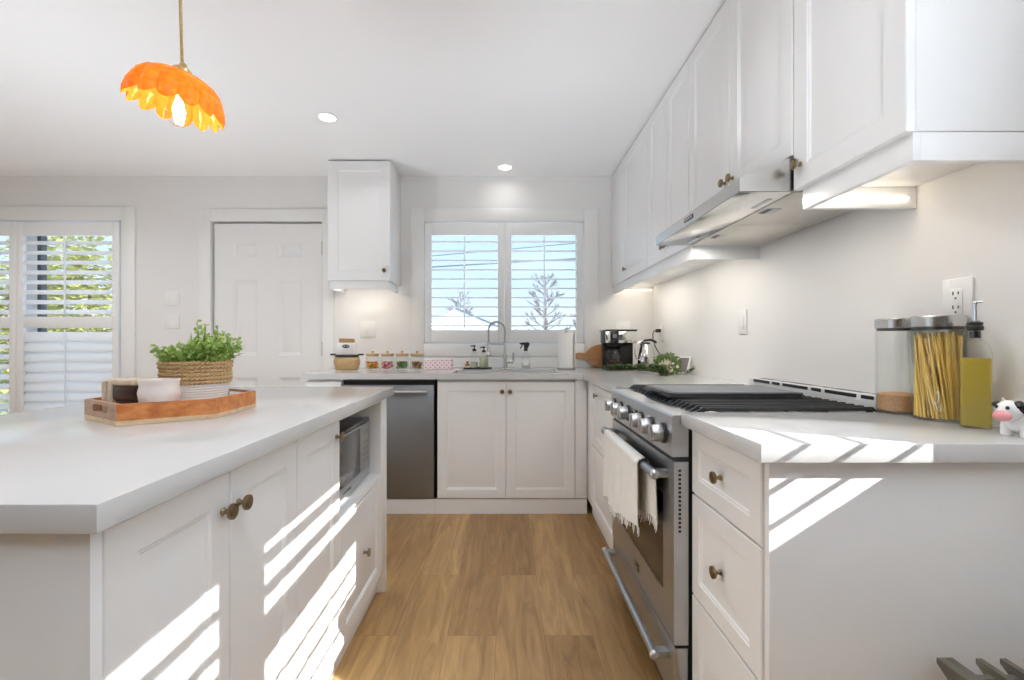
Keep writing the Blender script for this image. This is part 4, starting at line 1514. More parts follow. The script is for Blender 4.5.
# side boards; find the end whose outward normal points to -x,-y (handle) and its opposite
for k in range(6):
    a0, a1 = Vector(ho[k]), Vector(ho[(k + 1) % 6])
    b0, b1 = Vector(hi[k]), Vector(hi[(k + 1) % 6])
    handled = k in (0, 3)
    m_ = MB()
    z0, z1 = CT + 0.0122, CT + 0.052

    def quadbox(u0, u1, q0, q1):
        P = lambda s, e, u: s.lerp(e, u)
        o0, o1 = P(a0, a1, u0), P(a0, a1, u1)
        i0, i1 = P(b0, b1, u0), P(b0, b1, u1)
        vs = [(*o0, q0), (*o1, q0), (*i1, q0), (*i0, q0), (*o0, q1), (*o1, q1), (*i1, q1), (*i0, q1)]
        m_.add(vs, [(0, 3, 2, 1), (4, 5, 6, 7), (0, 1, 5, 4), (1, 2, 6, 5), (2, 3, 7, 6), (3, 0, 4, 7)])
    if handled:
        hz, hh = (z0 + z1) / 2 + 0.003, 0.0095
        quadbox(0, 0.27, z0, z1)
        quadbox(0.73, 1, z0, z1)
        K = 24
        for i in range(K):
            u0, u1 = 0.27 + 0.46 * i / K, 0.27 + 0.46 * (i + 1) / K
            um = (u0 + u1) / 2
            e_ = max(0.0, abs(um - 0.5) - 0.185) / 0.045
            h_ = hh * math.sqrt(max(0.0, 1 - e_ * e_))
            quadbox(u0, u1, z0, hz - h_)
            quadbox(u0, u1, hz + h_, z1)
        m_.build('end_board', M['endgrain'], c, smooth=0)
    else:
        quadbox(0, 1, z0, z1)
        m_.build('side_board', M['traywood'], c, smooth=0)
TZ = CT + 0.0125

# planter
PP = (-0.896, 1.322)
c = thing('potted_plant', 'leafy green plant in a white and rope covered pot on the tray', 'plant', (PP[0], PP[1], TZ))
rib = [(0.0, 0.0), (0.068, 0.0)]
z = 0.003
k = 0
while z < 0.070:
    r0 = 0.070 + (0.084 - 0.070) * (z / 0.072) ** 0.7
    rib += [(r0 + 0.0004, z), (r0 - 0.0004, z + 0.0035)]
    z += 0.007
rib += [(0.084, 0.072), (0.079, 0.072), (0.079, 0.066), (0.0, 0.066)]
MB().lathe(rib, (*PP, TZ + 0.0003), 48).build('pot', M['ceramic_white'], c)
M['rope'] = principled('straw_rope', (0.56, 0.38, 0.19), 0.85, var=0.35, scale=90, stretch=(1, 1, 3), bump=0.8, bscale=240)
rp_ = MB()
zz = 0.0765
for i in range(6):
    rr_ = 0.0840 + 0.0012 * math.sin(i * 1.3) + (0.003 if i > 3 else 0)
    for ph in range(2):
        pts = []
        for q in range(97):
            a = 2 * PI * q / 96
            th = a * 26 + ph * PI
            pts.append((PP[0] + (rr_ + 0.0026 * math.cos(th)) * math.cos(a), PP[1] + (rr_ + 0.0026 * math.cos(th)) * math.sin(a), TZ + zz + 0.0026 * math.sin(th)))
        rp_.tube(pts, 0.0042, 6, cap=False)
    zz += 0.0106
rp_.build('rope_wrap', M['rope'], c)
MB().lathe([(0.0792, 0.066), (0.0792, 0.136), (0.0815, 0.136), (0.0815, 0.0725)], (*PP, TZ), 40, closed=True).build('rim', M['rope'], c)
M['soil'] = principled('potting_soil', (0.05, 0.035, 0.022), 0.95, var=0.5, scale=150, bump=1, bscale=200)
MB().lathe([(0.0, 0.118), (0.0790, 0.116)], (*PP, TZ), 32, closed=True).build('soil_surface', M['soil'], c)


def leafquad(m_, p, d, up, ln, wd, fold=0.25):
    """a pointed oval leaf of 8 faces, slightly folded and arched"""
    d, up = Vector(d).normalized(), Vector(up)
    s = d.cross(up)
    if s.length < 1e-4:
        s = d.orthogonal()
    s.normalize()
    nn = s.cross(d).normalized()
    p = Vector(p)
    vs = []
    prof_ = [(0.0, 0.10), (0.25, 0.85), (0.55, 1.0), (0.82, 0.6), (1.0, 0.05)]
    for (t, w_) in prof_:
        mid = p + d * ln * t - nn * ln * 0.22 * t * t
        vs.append(mid + s * wd / 2 * w_ + nn * wd * fold * w_ * 0.5)
        vs.append(mid)
        vs.append(mid - s * wd / 2 * w_ + nn * wd * fold * w_ * 0.5)
    fs = []
    for i in range(4):
        for k in range(2):
            a = i * 3 + k
            fs.append((a, a + 1, a + 4, a + 3))
    m_.add(vs, fs)


rnd = random.Random(21)
lm, lm2, stm = MB(), MB(), MB()
base = Vector((PP[0], PP[1], TZ + 0.117))
for i in range(170):
    a = rnd.uniform(0, 2 * PI)
    rad = math.sqrt(rnd.random()) * 0.072
    s0 = base + Vector((rad * math.cos(a), rad * math.sin(a), 0))
    lean = 0.02 + 0.62 * rad / 0.072
    hgt = rnd.uniform(0.05, 0.115) * (1 - 0.30 * rad / 0.072) * (1.0 + 0.22 * math.cos(a - 0.3))
    dirv = Vector((math.cos(a) * lean, math.sin(a) * lean, 1)).normalized()
    tip = s0 + dirv * hgt + Vector((rnd.uniform(-.01, .01), rnd.uniform(-.01, .01), 0))
    stm.tube([s0, s0.lerp(tip, 0.5) + Vector((0, 0, 0.004)), tip], [0.0015, 0.0012, 0.0008], 5)
    nl = rnd.randint(10, 14)
    for k in range(nl):
        t = 0.25 + 0.75 * k / (nl - 1)
        p = s0.lerp(tip, t)
        b = rnd.uniform(0, 2 * PI)
        d = Vector((math.cos(b), math.sin(b), rnd.uniform(-0.35, 0.45)))
        upv = Vector((rnd.uniform(-1, 1), rnd.uniform(-1.4, 0.6), rnd.uniform(0.1, 1)))
        leafquad(lm2 if rnd.random() < 0.4 else lm, p, d, upv, rnd.uniform(0.009, 0.016), rnd.uniform(0.008, 0.013), 0.12)
for (dx, dz_, dy) in ((0.125, 0.165, -0.02), (-0.108, 0.145, -0.01), (0.11, 0.15, 0.03)):
    s0 = base + Vector((0.055 * (1 if dx > 0 else -1), dy, 0))
    tip = Vector((PP[0] + dx, PP[1] + dy, TZ + dz_))
    stm.tube([s0, s0.lerp(tip, 0.5) + Vector((0, 0, 0.014)), tip], 0.0011, 5)
    for k in range(6):
        p = s0.lerp(tip, 0.35 + 0.13 * k) + Vector((0, 0, 0.01 * (1 - k / 6)))
        leafquad(lm, p, (rnd.uniform(-1, 1), rnd.uniform(-1, 1), 0.4), (0, 0, 1), 0.013, 0.011)
lm.build('foliage', M['leaf'], c, smooth=60)
lm2.build('foliage', translucent_mix('young_leaf', (0.52, 0.64, 0.22), 0.3, 0.4, (0.70, 0.85, 0.25)), c, smooth=60)
stm.build('stems_foliage', M['leaf'], c)

# pinkish pot
c = thing('ceramic_jar', 'small pinkish white ceramic jar with flared rim on the tray', 'jar', (-0.886, 1.167, TZ))
MB().lathe([(0.0, 0.0005), (0.033, 0.0005), (0.036, 0.004), (0.041, 0.030), (0.0445, 0.052), (0.0455, 0.060), (0.0440, 0.068), (0.0420, 0.076), (0.0425, 0.084), (0.0445, 0.092), (0.0440, 0.0935), (0.0415, 0.093), (0.039, 0.084), (0.0385, 0.076), (0.041, 0.062), (0.040, 0.045), (0.0, 0.030)], (-0.886, 1.167, TZ), 40).build('body', M['ceramic'], c)
# wooden block caddy
c = thing('wooden_caddy', 'small beige and dark brown wooden block beside the ceramic jar on the tray', 'caddy', (-0.987, 1.195, TZ), R(-6))
M['beige'] = wood('beige_wood', (0.52, 0.42, 0.30), (0.66, 0.56, 0.43), 1.6, 0.6, 'z')
for (x0, x1, h, mt) in ((-0.052, -0.036, 0.090, 'beige'), (-0.0355, -0.020, 0.094, 'beige')):
    MB().box(x0, x1, -0.03, 0.03, 0.0005, h, 0.007, 3).build('end_slab', M[mt], c, world=False)
MB().box(-0.0195, 0.040, -0.022, 0.026, 0.0005, 0.040, 0.004).build('lower_block', M['brownwood'], c, world=False)
MB().box(-0.0195, 0.040, -0.028, 0.028, 0.0405, 0.076, 0.004).build('upper_block', M['brownwood'], c, world=False)
MB().box(-0.0195, 0.043, -0.03, 0.03, 0.0765, 0.093, 0.005, 3).build('top_slab', M['beige'], c, world=False)
c = thing('wooden_bead', 'small brown round bead lying in the tray beside the beige block', 'bead', (-1.062, 1.230, TZ))
MB().lathe([(0.004, 0.0005), (0.0125, 0.004), (0.016, 0.013), (0.0125, 0.022), (0.004, 0.026), (0.004, 0.0005)], (-1.062, 1.230, TZ), 20, closed=True).build('body', M['endgrain'], c)
MB().lathe([(0.004, 0.002), (0.004, 0.0255), (0.0036, 0.0255), (0.0036, 0.002)], (-1.062, 1.230, TZ), 16, closed=True).build('hole_lining', M['slot'], c)

# ------------------------------------------------------------------ right worktop: canisters, oil, cow
def canister(name, label, x, y, r, h):
    t = thing(name, label, 'canister', (x, y, CT), 0, 'glass canisters with steel lids')
    hg = h - 0.028
    MB().lathe([(0.0, 0.001), (r - 0.006, 0.001), (r - 0.001, 0.004), (r, 0.010), (r, hg), (r - 0.0035, hg), (r - 0.0035, 0.009), (r - 0.008, 0.006), (0, 0.006)], (x, y, CT), 48).build('glass_body', M['jar'], t)
    MB().lathe([(r - 0.002, hg + 0.0004), (r + 0.001, hg + 0.001), (r + 0.0015, h - 0.003), (r - 0.001, h), (0, h)], (x, y, CT), 48).build('lid', M['steel'], t)
    MB().lathe([(r - 0.0045, hg - 0.006), (r - 0.0036, hg - 0.006), (r - 0.0036, hg - 0.0002), (r - 0.0045, hg - 0.0002)], (x, y, CT), 48, closed=True).build('seal_ring', M['slot'], t)
    return t


C1 = (1.118, 1.293)
C2 = (1.117, 1.175)
canister('glass_canister', 'glass canister with steel lid a quarter full of oats', *C1, 0.0525, 0.268)
t = canister('glass_canister', 'glass canister with steel lid packed with spaghetti', *C2, 0.0540, 0.268)
# white script mark on the glass
ang = math.atan2(-C2[1], -C2[0])
sw = []
for i in range(41):
    s = i / 40
    u = -0.008 + 0.009 * math.sin(s * 9.0) * (0.4 + 0.6 * s)
    v = 0.072 - 0.042 * s + 0.010 * math.sin(s * 14)
    a = ang + 0.10 + u / 0.054
    sw.append((C2[0] + 0.0545 * math.cos(a), C2[1] + 0.0545 * math.sin(a), CT + v))
MB().tube(sw, 0.0008, 5).build('script_lettering', M['plate'], t)
om = MB().lathe([(0.0, 0.0065), (0.043, 0.0065), (0.0475, 0.011), (0.0475, 0.052), (0.040, 0.056), (0.02, 0.0585), (0, 0.057)], (*C1, CT), 40)
tag(om.build('oats', M['oats']), 'dry oats filling the bottom of the glass canister by the range', 'oats', None, 'stuff')
rnd = random.Random(5)
sp_ = MB()
for i in range(150):
    a = rnd.uniform(0, 2 * PI)
    rr_ = 0.0455 * math.sqrt(rnd.uniform(0.25, 1))
    tw = rnd.uniform(0.3, 1.3)
    p0 = Vector((C2[0] + rr_ * math.cos(a), C2[1] + rr_ * math.sin(a), CT + 0.008))
    p1 = Vector((C2[0] + rr_ * math.cos(a - tw), C2[1] + rr_ * math.sin(a - tw), CT + rnd.uniform(0.205, 0.228)))
    mid = (p0 + p1) / 2
    cxy = Vector((C2[0], C2[1], mid.z))
    if (mid - cxy).length > 1e-5:
        mid = cxy + (mid - cxy).normalized() * max((mid - cxy).length, rr_ * 0.98)
    sp_.tube([p0, mid, p1], 0.0017, 5)
tag(sp_.build('spaghetti', M['pasta']), 'dry spaghetti strands standing inside the tall glass canister', 'spaghetti', None, 'stuff')

# oil bottle
OB = (1.108, 1.072)
c = thing('oil_bottle', 'square glass bottle of golden oil with a pourer beside the spaghetti', 'bottle', (*OB, CT), R(-44))


def sq_section(s, z, nseg=6):
    return [(a, b, z) for a, b in rrect(s, s, s * 0.16 if s > 0.03 else s * 0.49, nseg)]


def loft(m_, secs):
    k = len(secs[0])
    vs = [p for s in secs for p in s]
    fs = []
    for j in range(len(secs) - 1):
        for i in range(k):
            i2 = (i + 1) % k
            fs.append((j * k + i, j * k + i2, (j + 1) * k + i2, (j + 1) * k + i))
    fs.append(list(range(k))[::-1])
    fs.append([(len(secs) - 1) * k + i for i in range(k)])
    m_.add(vs, fs)


gm = MB()
loft(gm, [sq_section(0.052, 0.001), sq_section(0.056, 0.004), sq_section(0.056, 0.165), sq_section(0.054, 0.178), sq_section(0.046, 0.192), sq_section(0.034, 0.201), sq_section(0.024, 0.207), sq_section(0.022, 0.212), sq_section(0.022, 0.228)])
gm.build('glass_body', M['jar'], c, world=False)
gm = MB()
loft(gm, [sq_section(0.049, 0.005), sq_section(0.051, 0.008), sq_section(0.051, 0.163)])
gm.build('oil', M['oil'], c, world=False)
MB().lathe([(0.0, 0.226), (0.0125, 0.2285), (0.0145, 0.230), (0.0145, 0.238), (0.0125, 0.240), (0.0135, 0.243), (0.0135, 0.247), (0.006, 0.251), (0, 0.251)], (0, 0, 0), 24).lathe([(0.0095, 0.2105), (0.0095, 0.226), (0, 0.226)], (0, 0, 0), 20).build('stopper', M['black'], c, world=False)
MB().tube([(0, 0, 0.250), (0, 0, 0.288), (0.002, 0, 0.296)], [0.0034, 0.003, 0.003], 10).tube([(-0.004, 0, 0.294), (0.012, 0, 0.2955)], 0.0028, 8).build('spout', M['chrome'], c, world=False)

# cow figurine
c = thing('cow_figurine', 'small black and white ceramic cow with pink snout at the worktop end', 'figurine', (1.085, 0.965, CT), R(8))
cw = MB()
cw.ball((0.020, 0, 0.030), (0.036, 0.026, 0.026), 20, 12)
cw.ball((-0.016, 0, 0.046), (0.018, 0.0175, 0.019), 18, 10)
for (x_, y_) in ((0.0, -0.014), (0.0, 0.014), (0.042, -0.014), (0.042, 0.014)):
    cw.lathe([(0.0085, 0.0006), (0.009, 0.004), (0.0085, 0.024), (0, 0.026)], (x_, y_, 0), 12)
cw.tube([(0.055, 0, 0.036), (0.062, 0, 0.026), (0.060, 0, 0.014)], [0.003, 0.0025, 0.004], 8)
cw.build('body', M['white_enamel'], c, world=False)
MB().ball((-0.031, 0, 0.038), (0.0105, 0.0135, 0.0095), 16, 10).build('snout', M['pink_enamel'], c, world=False)
for s in (-1, 1):
    MB().ball((-0.010, s * 0.020, 0.055), (0.005, 0.010, 0.006), 12, 8, Matrix.Identity(4)).build('ear', M['black_enamel'], c, world=False)
    MB().tube([(-0.014, s * 0.008, 0.061), (-0.016, s * 0.010, 0.068)], [0.003, 0.0012], 8).build('horn', M['cream'], c, world=False)
    MB().ball((-0.0305, s * 0.0075, 0.0525), (0.0025, 0.003, 0.0035), 10, 6).build('eye', M['black_enamel'], c, world=False)
pm = MB()
pm.ball((0.008, -0.0185, 0.034), (0.016, 0.0100, 0.016), 14, 8)
pm.ball((0.038, -0.0185, 0.030), (0.012, 0.0085, 0.012), 14, 8)
pm.ball((0.030, 0.008, 0.0505), (0.014, 0.012, 0.0065), 14, 8)
pm.ball((-0.011, -0.0105, 0.053), (0.012, 0.0095, 0.0125), 14, 8)
pm.build('patches_marking', M['black_enamel'], c, world=False)

c.scale = (1.2, 1.2, 1.2)

# ------------------------------------------------------------------ things on the back worktop
# bamboo pot with coffee filters
bx0, by0 = -1.166, 3.36
c = thing('bamboo_pot', 'tan rounded pot with black rim band and side handles beneath the wall cabinet', 'pot', (bx0, by0, CT))
MB().lathe([(0.0, 0.0006), (0.076, 0.0006), (0.080, 0.004), (0.092, 0.040), (0.094, 0.062), (0.086, 0.088), (0.081, 0.092), (0.077, 0.092), (0.080, 0.060), (0.070, 0.010), (0, 0.010)], (bx0, by0, CT), 40).build('body', M['bamboo'], c)
MB().lathe([(0.079, 0.0925), (0.084, 0.093), (0.085, 0.108), (0.081, 0.112), (0.075, 0.112), (0.075, 0.0925)], (bx0, by0, CT), 40, closed=True).build('rim_band', M['black'], c)
for s in (-1, 1):
    MB().box(bx0 + s * 0.084, bx0 + s * 0.122, by0 - 0.012, by0 + 0.012, CT + 0.105, CT + 0.118, 0.004).build('handle', M['black'], c)
c = thing('coffee_bag', 'white paper packet with a black oval logo standing in the tan pot', 'packet', (bx0 + 0.001, by0, CT + 0.0105))
MB().box(bx0 - 0.062, bx0 + 0.062, by0 - 0.032, by0 + 0.032, CT + 0.0105, CT + 0.198, 0.006).build('bag', M['paper'], c)
MB().prism([(bx0 - 0.052, CT + 0.1985), (bx0 - 0.050, CT + 0.230), (bx0 + 0.048, CT + 0.228), (bx0 + 0.052, CT + 0.1985)], by0 - 0.025, by0 + 0.02, 'y').build('folded_top', M['kraft'], c)
lg = []
for i in range(24):
    a = 2 * PI * i / 24
    lg.append((bx0 + 0.002 + 0.026 * math.cos(a), CT + 0.172 + 0.0125 * math.sin(a)))
MB().prism(lg, by0 - 0.0332, by0 - 0.0322, 'y').build('logo', M['black'], c)
mk = MB()
for (a, b) in ((-0.014, -0.004), (0.002, 0.006), (0.010, 0.018)):
    mk.box(bx0 + a, bx0 + b, by0 - 0.0337, by0 - 0.0331, CT + 0.170, CT + 0.177)
mk.build('logo_lettering', M['paper'], c)

# candy jars
JX = (-0.989, -0.877, -0.768, -0.657)
JL = ('orange and yellow', 'pink and red', 'green and red', 'yellow and brown')
JC = (((0.80, 0.30, 0.02), (0.85, 0.55, 0.05), (0.75, 0.16, 0.03)), ((0.75, 0.20, 0.22), (0.85, 0.55, 0.52), (0.60, 0.08, 0.10)), ((0.05, 0.22, 0.03), (0.10, 0.30, 0.06), (0.55, 0.08, 0.03)), ((0.62, 0.42, 0.16), (0.16, 0.09, 0.05), (0.55, 0.20, 0.05)))
CM = [[principled('candy_wrap_%d_%d' % (i, j), JC[i][j], 0.3, var=0.15, scale=60) for j in range(3)] for i in range(4)]
proto = None
for i in range(4):
    p = (JX[i], 3.40, CT)
    lb = 'small glass jar with cork lid holding %s sweets' % JL[i]
    if proto is None:
        proto = thing('candy_jar', lb, 'jar', p, 0, 'sweet jars on the back worktop')
        MB().lathe([(0.0, 0.0006), (0.048, 0.0006), (0.052, 0.005), (0.052, 0.085), (0.046, 0.096), (0.044, 0.104), (0.041, 0.104), (0.043, 0.095), (0.049, 0.084), (0.049, 0.006), (0, 0.004)], (0, 0, 0), 32).build('glass_body', M['jar'], proto, world=False)
        l_ = MB().lathe([(0.040, 0.098), (0.041, 0.1045), (0.0475, 0.1048), (0.0475, 0.116), (0.045, 0.118), (0, 0.118)], (0, 0, 0), 32).build('lid', M['cork'], proto, world=False)
        MB().lathe([(0.006, 0.1182), (0.006, 0.124), (0.011, 0.129), (0.011, 0.134), (0.006, 0.138), (0, 0.138)], (0, 0, 0), 20).build('lid_knob', M['cork'], l_, world=False)
        j = proto
    else:
        j = copy_tree(proto)
        j.location = p
        j['label'] = lb
    rnd = random.Random(30 + i)
    cm = MB()
    mi = []
    for q in range(60):
        a, rr_ = rnd.uniform(0, 2 * PI), 0.036 * math.sqrt(rnd.random())
        pz = CT + 0.013 + rnd.uniform(0, 0.042)
        nf = len(cm.f)
        rm = Matrix.Translation((JX[i] + rr_ * math.cos(a), 3.40 + rr_ * math.sin(a), pz)) @ Matrix.Rotation(rnd.uniform(0, 6), 4, (rnd.random(), rnd.random(), rnd.random() + .1))
        cm.ball((0, 0, 0), (0.0115, 0.0075, 0.0075), 8, 6, rm)
        mi += [min(2, int(rnd.random() * 3))] * (len(cm.f) - nf)
    o = cm.build('sweets', CM[i], smooth=60)
    o.data.polygons.foreach_set('material_index', mi)
    tag(o, 'wrapped %s sweets piled inside a small glass jar' % JL[i], 'sweets', None, 'stuff')

# patterned napkin box
def dotted():
    m = bpy.data.materials.new('pink_dotted_card')
    m.use_nodes = True
    n, l = new_nodes(m.node_tree)
    out = n.new('ShaderNodeOutputMaterial')
    b = n.new('ShaderNodeBsdfPrincipled')
    b.inputs['Roughness'].default_value = 0.5
    l.new(b.outputs[0], out.inputs[0])
    tcn = n.new('ShaderNodeTexCoord')
    mp = n.new('ShaderNodeMapping')
    mp.inputs['Scale'].default_value = (1, 0, 1)
    mp.inputs['Rotation'].default_value = (0, R(45), 0)
    l.new(tcn.outputs['Object'], mp.inputs[0])
    vo = n.new('ShaderNodeTexVoronoi')
    vo.inputs['Scale'].default_value = 42
    vo.inputs['Randomness'].default_value = 0.0
    l.new(mp.outputs[0], vo.inputs['Vector'])
    rp = n.new('ShaderNodeValToRGB')
    rp.color_ramp.interpolation = 'CONSTANT'
    rp.color_ramp.elements[0].color = (0.80, 0.36, 0.38, 1)
    rp.color_ramp.elements[1].position = 0.30
    rp.color_ramp.elements[1].color = (0.86, 0.80, 0.79, 1)
    l.new(vo.outputs['Distance'], rp.inputs[0])
    l.new(rp.outputs[0], b.inputs['Base Color'])
    return m


c = thing('napkin_box', 'low white box with pink dots beside the sweet jars', 'box', (-0.497, 3.40, CT))
MB().box(-0.600, -0.394, 3.345, 3.455, CT + 0.0006, CT + 0.066, 0.003).build('box_body', dotted(), c)
MB().box(-0.602, -0.392, 3.343, 3.457, CT + 0.0665, CT + 0.075, 0.003).build('lid', M['pink'], c)

# soap tray and bottles
c = thing('soap_tray', 'small dark rectangular tray behind the sink', 'tray', (-0.205, 3.42, CT))
mb = MB().box(-0.310, -0.098, 3.392, 3.488, CT + 0.0006, CT + 0.006, 0.002)
mb.box(-0.310, -0.098, 3.392, 3.396, CT + 0.006, CT + 0.012, 0.001).box(-0.310, -0.098, 3.484, 3.488, CT + 0.006, CT + 0.012, 0.001)
mb.box(-0.310, -0.306, 3.396, 3.484, CT + 0.006, CT + 0.012, 0.001).box(-0.102, -0.098, 3.396, 3.484, CT + 0.006, CT + 0.012, 0.001)
mb.build('base', M['black'], c)


def pump_bottle(label, x, y, r, h, fill):
    t = thing('soap_bottle', label, 'bottle', (x, y, CT + 0.0065), 0, 'pump bottles on the soap tray')
    z_ = CT + 0.0065
    MB().lathe([(0.0, 0.0005), (r - 0.003, 0.0005), (r, 0.004), (r, h * 0.80), (r * 0.8, h * 0.92), (0.013, h * 0.97), (0.013, h), (0.0, h)], (x, y, z_), 28).build('glass_body', M['jar'], t)
    MB().lathe([(0.0, 0.004), (r - 0.004, 0.004), (r - 0.003, 0.006), (r - 0.003, h * fill), (0, h * fill)], (x, y, z_), 24).build('soap', M['soap'], t)
    pmp = MB().lathe([(0.0145, h + 0.0004), (0.0145, h + 0.014), (0.011, h + 0.018), (0.0045, h + 0.019), (0.0045, h + 0.034), (0.011, h + 0.035), (0.011, h + 0.044), (0, h + 0.046)], (x, y, z_), 20)
    pmp.tube([(x, y, z_ + h + 0.040), (x - 0.022, y - 0.012, z_ + h + 0.040), (x - 0.028, y - 0.015, z_ + h + 0.034)], 0.0042, 8)
    pmp.build('pump', M['black'], t)
    return t


pump_bottle('clear slim pump bottle of pale green soap nearer the pink dotted box', -0.232, 3.440, 0.029, 0.128, 0.38)
pump_bottle('clear pump bottle nearly full of pale green soap beside the faucet spray head', -0.160, 3.446, 0.036, 0.118, 0.72)
c = thing('scrub_brush', 'small wooden scrub brush standing on the soap tray', 'brush', (-0.282, 3.425, CT + 0.0065))
MB().lathe([(0.0, 0.0005), (0.017, 0.0005), (0.019, 0.004), (0.018, 0.017), (0.0, 0.017)], (-0.282, 3.425, CT + 0.0065), 18).build('bristles_hair', M['cream'], c)
MB().lathe([(0.0, 0.0175), (0.019, 0.0175), (0.019, 0.028), (0.009, 0.036), (0.012, 0.050), (0.0, 0.056)], (-0.282, 3.425, CT + 0.0065), 18).build('handle', M['boardwood'], c)

# spray bottle
sx_, sy_ = 0.156, 3.42
c = thing('spray_bottle', 'clear spray bottle with black trigger head beside the faucet', 'bottle', (sx_, sy_, CT))
MB().lathe([(0.0, 0.0006), (0.032, 0.0006), (0.035, 0.004), (0.035, 0.088), (0.029, 0.108), (0.015, 0.124), (0.013, 0.136), (0, 0.136)], (sx_, sy_, CT), 28).build('bottle_body', M['jar'], c)
MB().lathe([(0.0, 0.004), (0.031, 0.004), (0.031, 0.045), (0, 0.045)], (sx_, sy_, CT), 24).build('liquid', thin_glass('cleaning_liquid', (0.86, 0.90, 0.86), 0.6), c)
mb = MB().lathe([(0.0155, 0.1364), (0.0155, 0.152), (0.012, 0.156), (0, 0.156)], (sx_, sy_, CT), 20)
mb.prism([(sx_ - 0.046, CT + 0.186), (sx_ - 0.046, CT + 0.198), (sx_ + 0.020, CT + 0.202), (sx_ + 0.030, CT + 0.190), (sx_ + 0.016, CT + 0.1565), (sx_ - 0.012, CT + 0.1565), (sx_ - 0.016, CT + 0.182)], sy_ - 0.011, sy_ + 0.011, 'y')
mb.tube([(sx_ - 0.026, sy_, CT + 0.184), (sx_ - 0.032, sy_, CT + 0.170), (sx_ - 0.042, sy_, CT + 0.154)], [0.005, 0.0045, 0.004], 8)
mb.build('trigger_head', M['black'], c)
MB().box(sx_ - 0.020, sx_ + 0.020, sy_ - 0.0362, sy_ - 0.0353, CT + 0.030, CT + 0.075).build('paper_tag', M['paper'], c)

# paper towel
px_, py_ = 0.452, 3.37
c = thing('paper_towel_holder', 'steel paper towel holder with a looped top on the back worktop', 'holder', (px_, py_, CT))
MB().lathe([(0.0, 0.0006), (0.072, 0.0006), (0.072, 0.006), (0.062, 0.010), (0.0, 0.010)], (px_, py_, CT), 32).build('base_plate', M['steel_dark'], c)
MB().tube([(px_, py_, CT + 0.010), (px_, py_, CT + 0.285)], 0.005, 10).tube(arc((px_ + 0.002, py_, CT + 0.294), 0.013, 250, -70, 18), 0.0026, 8).build('rod', M['steel_dark'], c)
c = thing('paper_towel_roll', 'white roll of paper towel standing on the steel holder', 'paper towel', (px_, py_, CT + 0.0105))
MB().lathe([(0.0200, 0.0105), (0.056, 0.0105), (0.057, 0.012), (0.057, 0.270), (0.056, 0.2715), (0.0200, 0.2715), (0.0200, 0.0105)], (px_, py_, CT), 40, closed=True).build('roll', M['paper'], c)
MB().lathe([(0.0175, 0.0108), (0.0198, 0.0108), (0.0198, 0.2712), (0.0175, 0.2712), (0.0175, 0.0108)], (px_, py_, CT), 28, closed=True).build('core_tube', M['kraft'], c)
MB().box(px_ + 0.0572, px_ + 0.0582, py_ - 0.05, py_ + 0.002, CT + 0.0105, CT + 0.2715).build('loose_sheet', M['paper'], c)

# cutting board paddle leaning on the wall
c = thing('cutting_board', 'round brown wooden cutting board with handle leaning behind the coffee maker', 'board', (0.80, 3.58, CT))
cxb, rzb = 0.795, 0.0955
o2 = []
for i in range(49):
    a = R(155 - 310 * i / 48)
    o2.append((cxb - 0.13 * math.cos(a) * 1.0 * -1 * -1, rzb * math.sin(a) + rzb))
# outline: round end plus straight handle
pts = []
for i in range(41):
    a = R(165) - R(330) * i / 40
    pts.append((cxb + 0.165 * math.cos(a), rzb + 0.0015 + rzb * 0.999 * math.sin(a)))
hd = [(0.645, rzb - 0.020), (0.60, rzb - 0.022), (0.565, rzb - 0.022), (0.556, rzb - 0.012), (0.556, rzb + 0.018), (0.565, rzb + 0.026), (0.60, rzb + 0.026), (0.645, rzb + 0.020)]
pts = pts + hd
leanM = Matrix.Translation((0, 3.548, CT + 0.0012)) @ Matrix.Rotation(R(-13), 4, 'X')
MB().prism(pts, -0.002, 0.014, 'y', leanM).build('board_blade', M['boardwood'], c)

# coffee maker
c = thing('coffee_maker', 'black and steel drip coffee maker in the worktop corner', 'coffee maker', (0.84, 3.36, CT))
mb = MB()
mb.box(0.735, 0.945, 3.27, 3.47, CT + 0.0006, CT + 0.030, 0.006)
mb.box(0.850, 0.945, 3.36, 3.47, CT + 0.030, CT + 0.20, 0.004)
mb.box(0.735, 0.850, 3.42, 3.47, CT + 0.030, CT + 0.20, 0.004)
mb.box(0.720, 0.950, 3.262, 3.472, CT + 0.282, CT + 0.294, 0.004)
mb.box(0.728, 0.948, 3.285, 3.472, CT + 0.195, CT + 0.282, 0.004)
mb.lathe([(0.038, 0.165), (0.060, 0.195), (0.0, 0.195)], (0.800, 3.335, CT), 24)
mb.build('body', M['black'], c)
MB().box(0.724, 0.757, 3.266, 3.2848, CT + 0.197, CT + 0.281, 0.003).box(0.815, 0.946, 3.266, 3.2848, CT + 0.197, CT + 0.281, 0.003).build('steel_face', M['chrome'], c)
dp = MB().box(0.758, 0.814, 3.264, 3.2848, CT + 0.197, CT + 0.281, 0.002).build('display_panel', M['darkglass'], c)
MB().box(0.771, 0.801, 3.2632, 3.2639, CT + 0.232, CT + 0.262).build('lcd', M['griddle'], dp)
MB().box(0.737, 0.943, 3.2675, 3.2698, CT + 0.004, CT + 0.027, 0.0008).build('base_trim', M['steel'], c)
ca = thing('carafe', 'glass coffee carafe with black handle inside the coffee maker', 'carafe', (0.800, 3.335, CT + 0.031))
MB().lathe([(0.0, 0.0312), (0.050, 0.0312), (0.056, 0.036), (0.060, 0.060), (0.058, 0.090), (0.046, 0.125), (0.040, 0.142), (0.038, 0.142), (0.055, 0.090), (0.057, 0.060), (0.052, 0.037), (0, 0.034)], (0.800, 3.335, CT), 32).build('glass_body', M['jar'], ca)
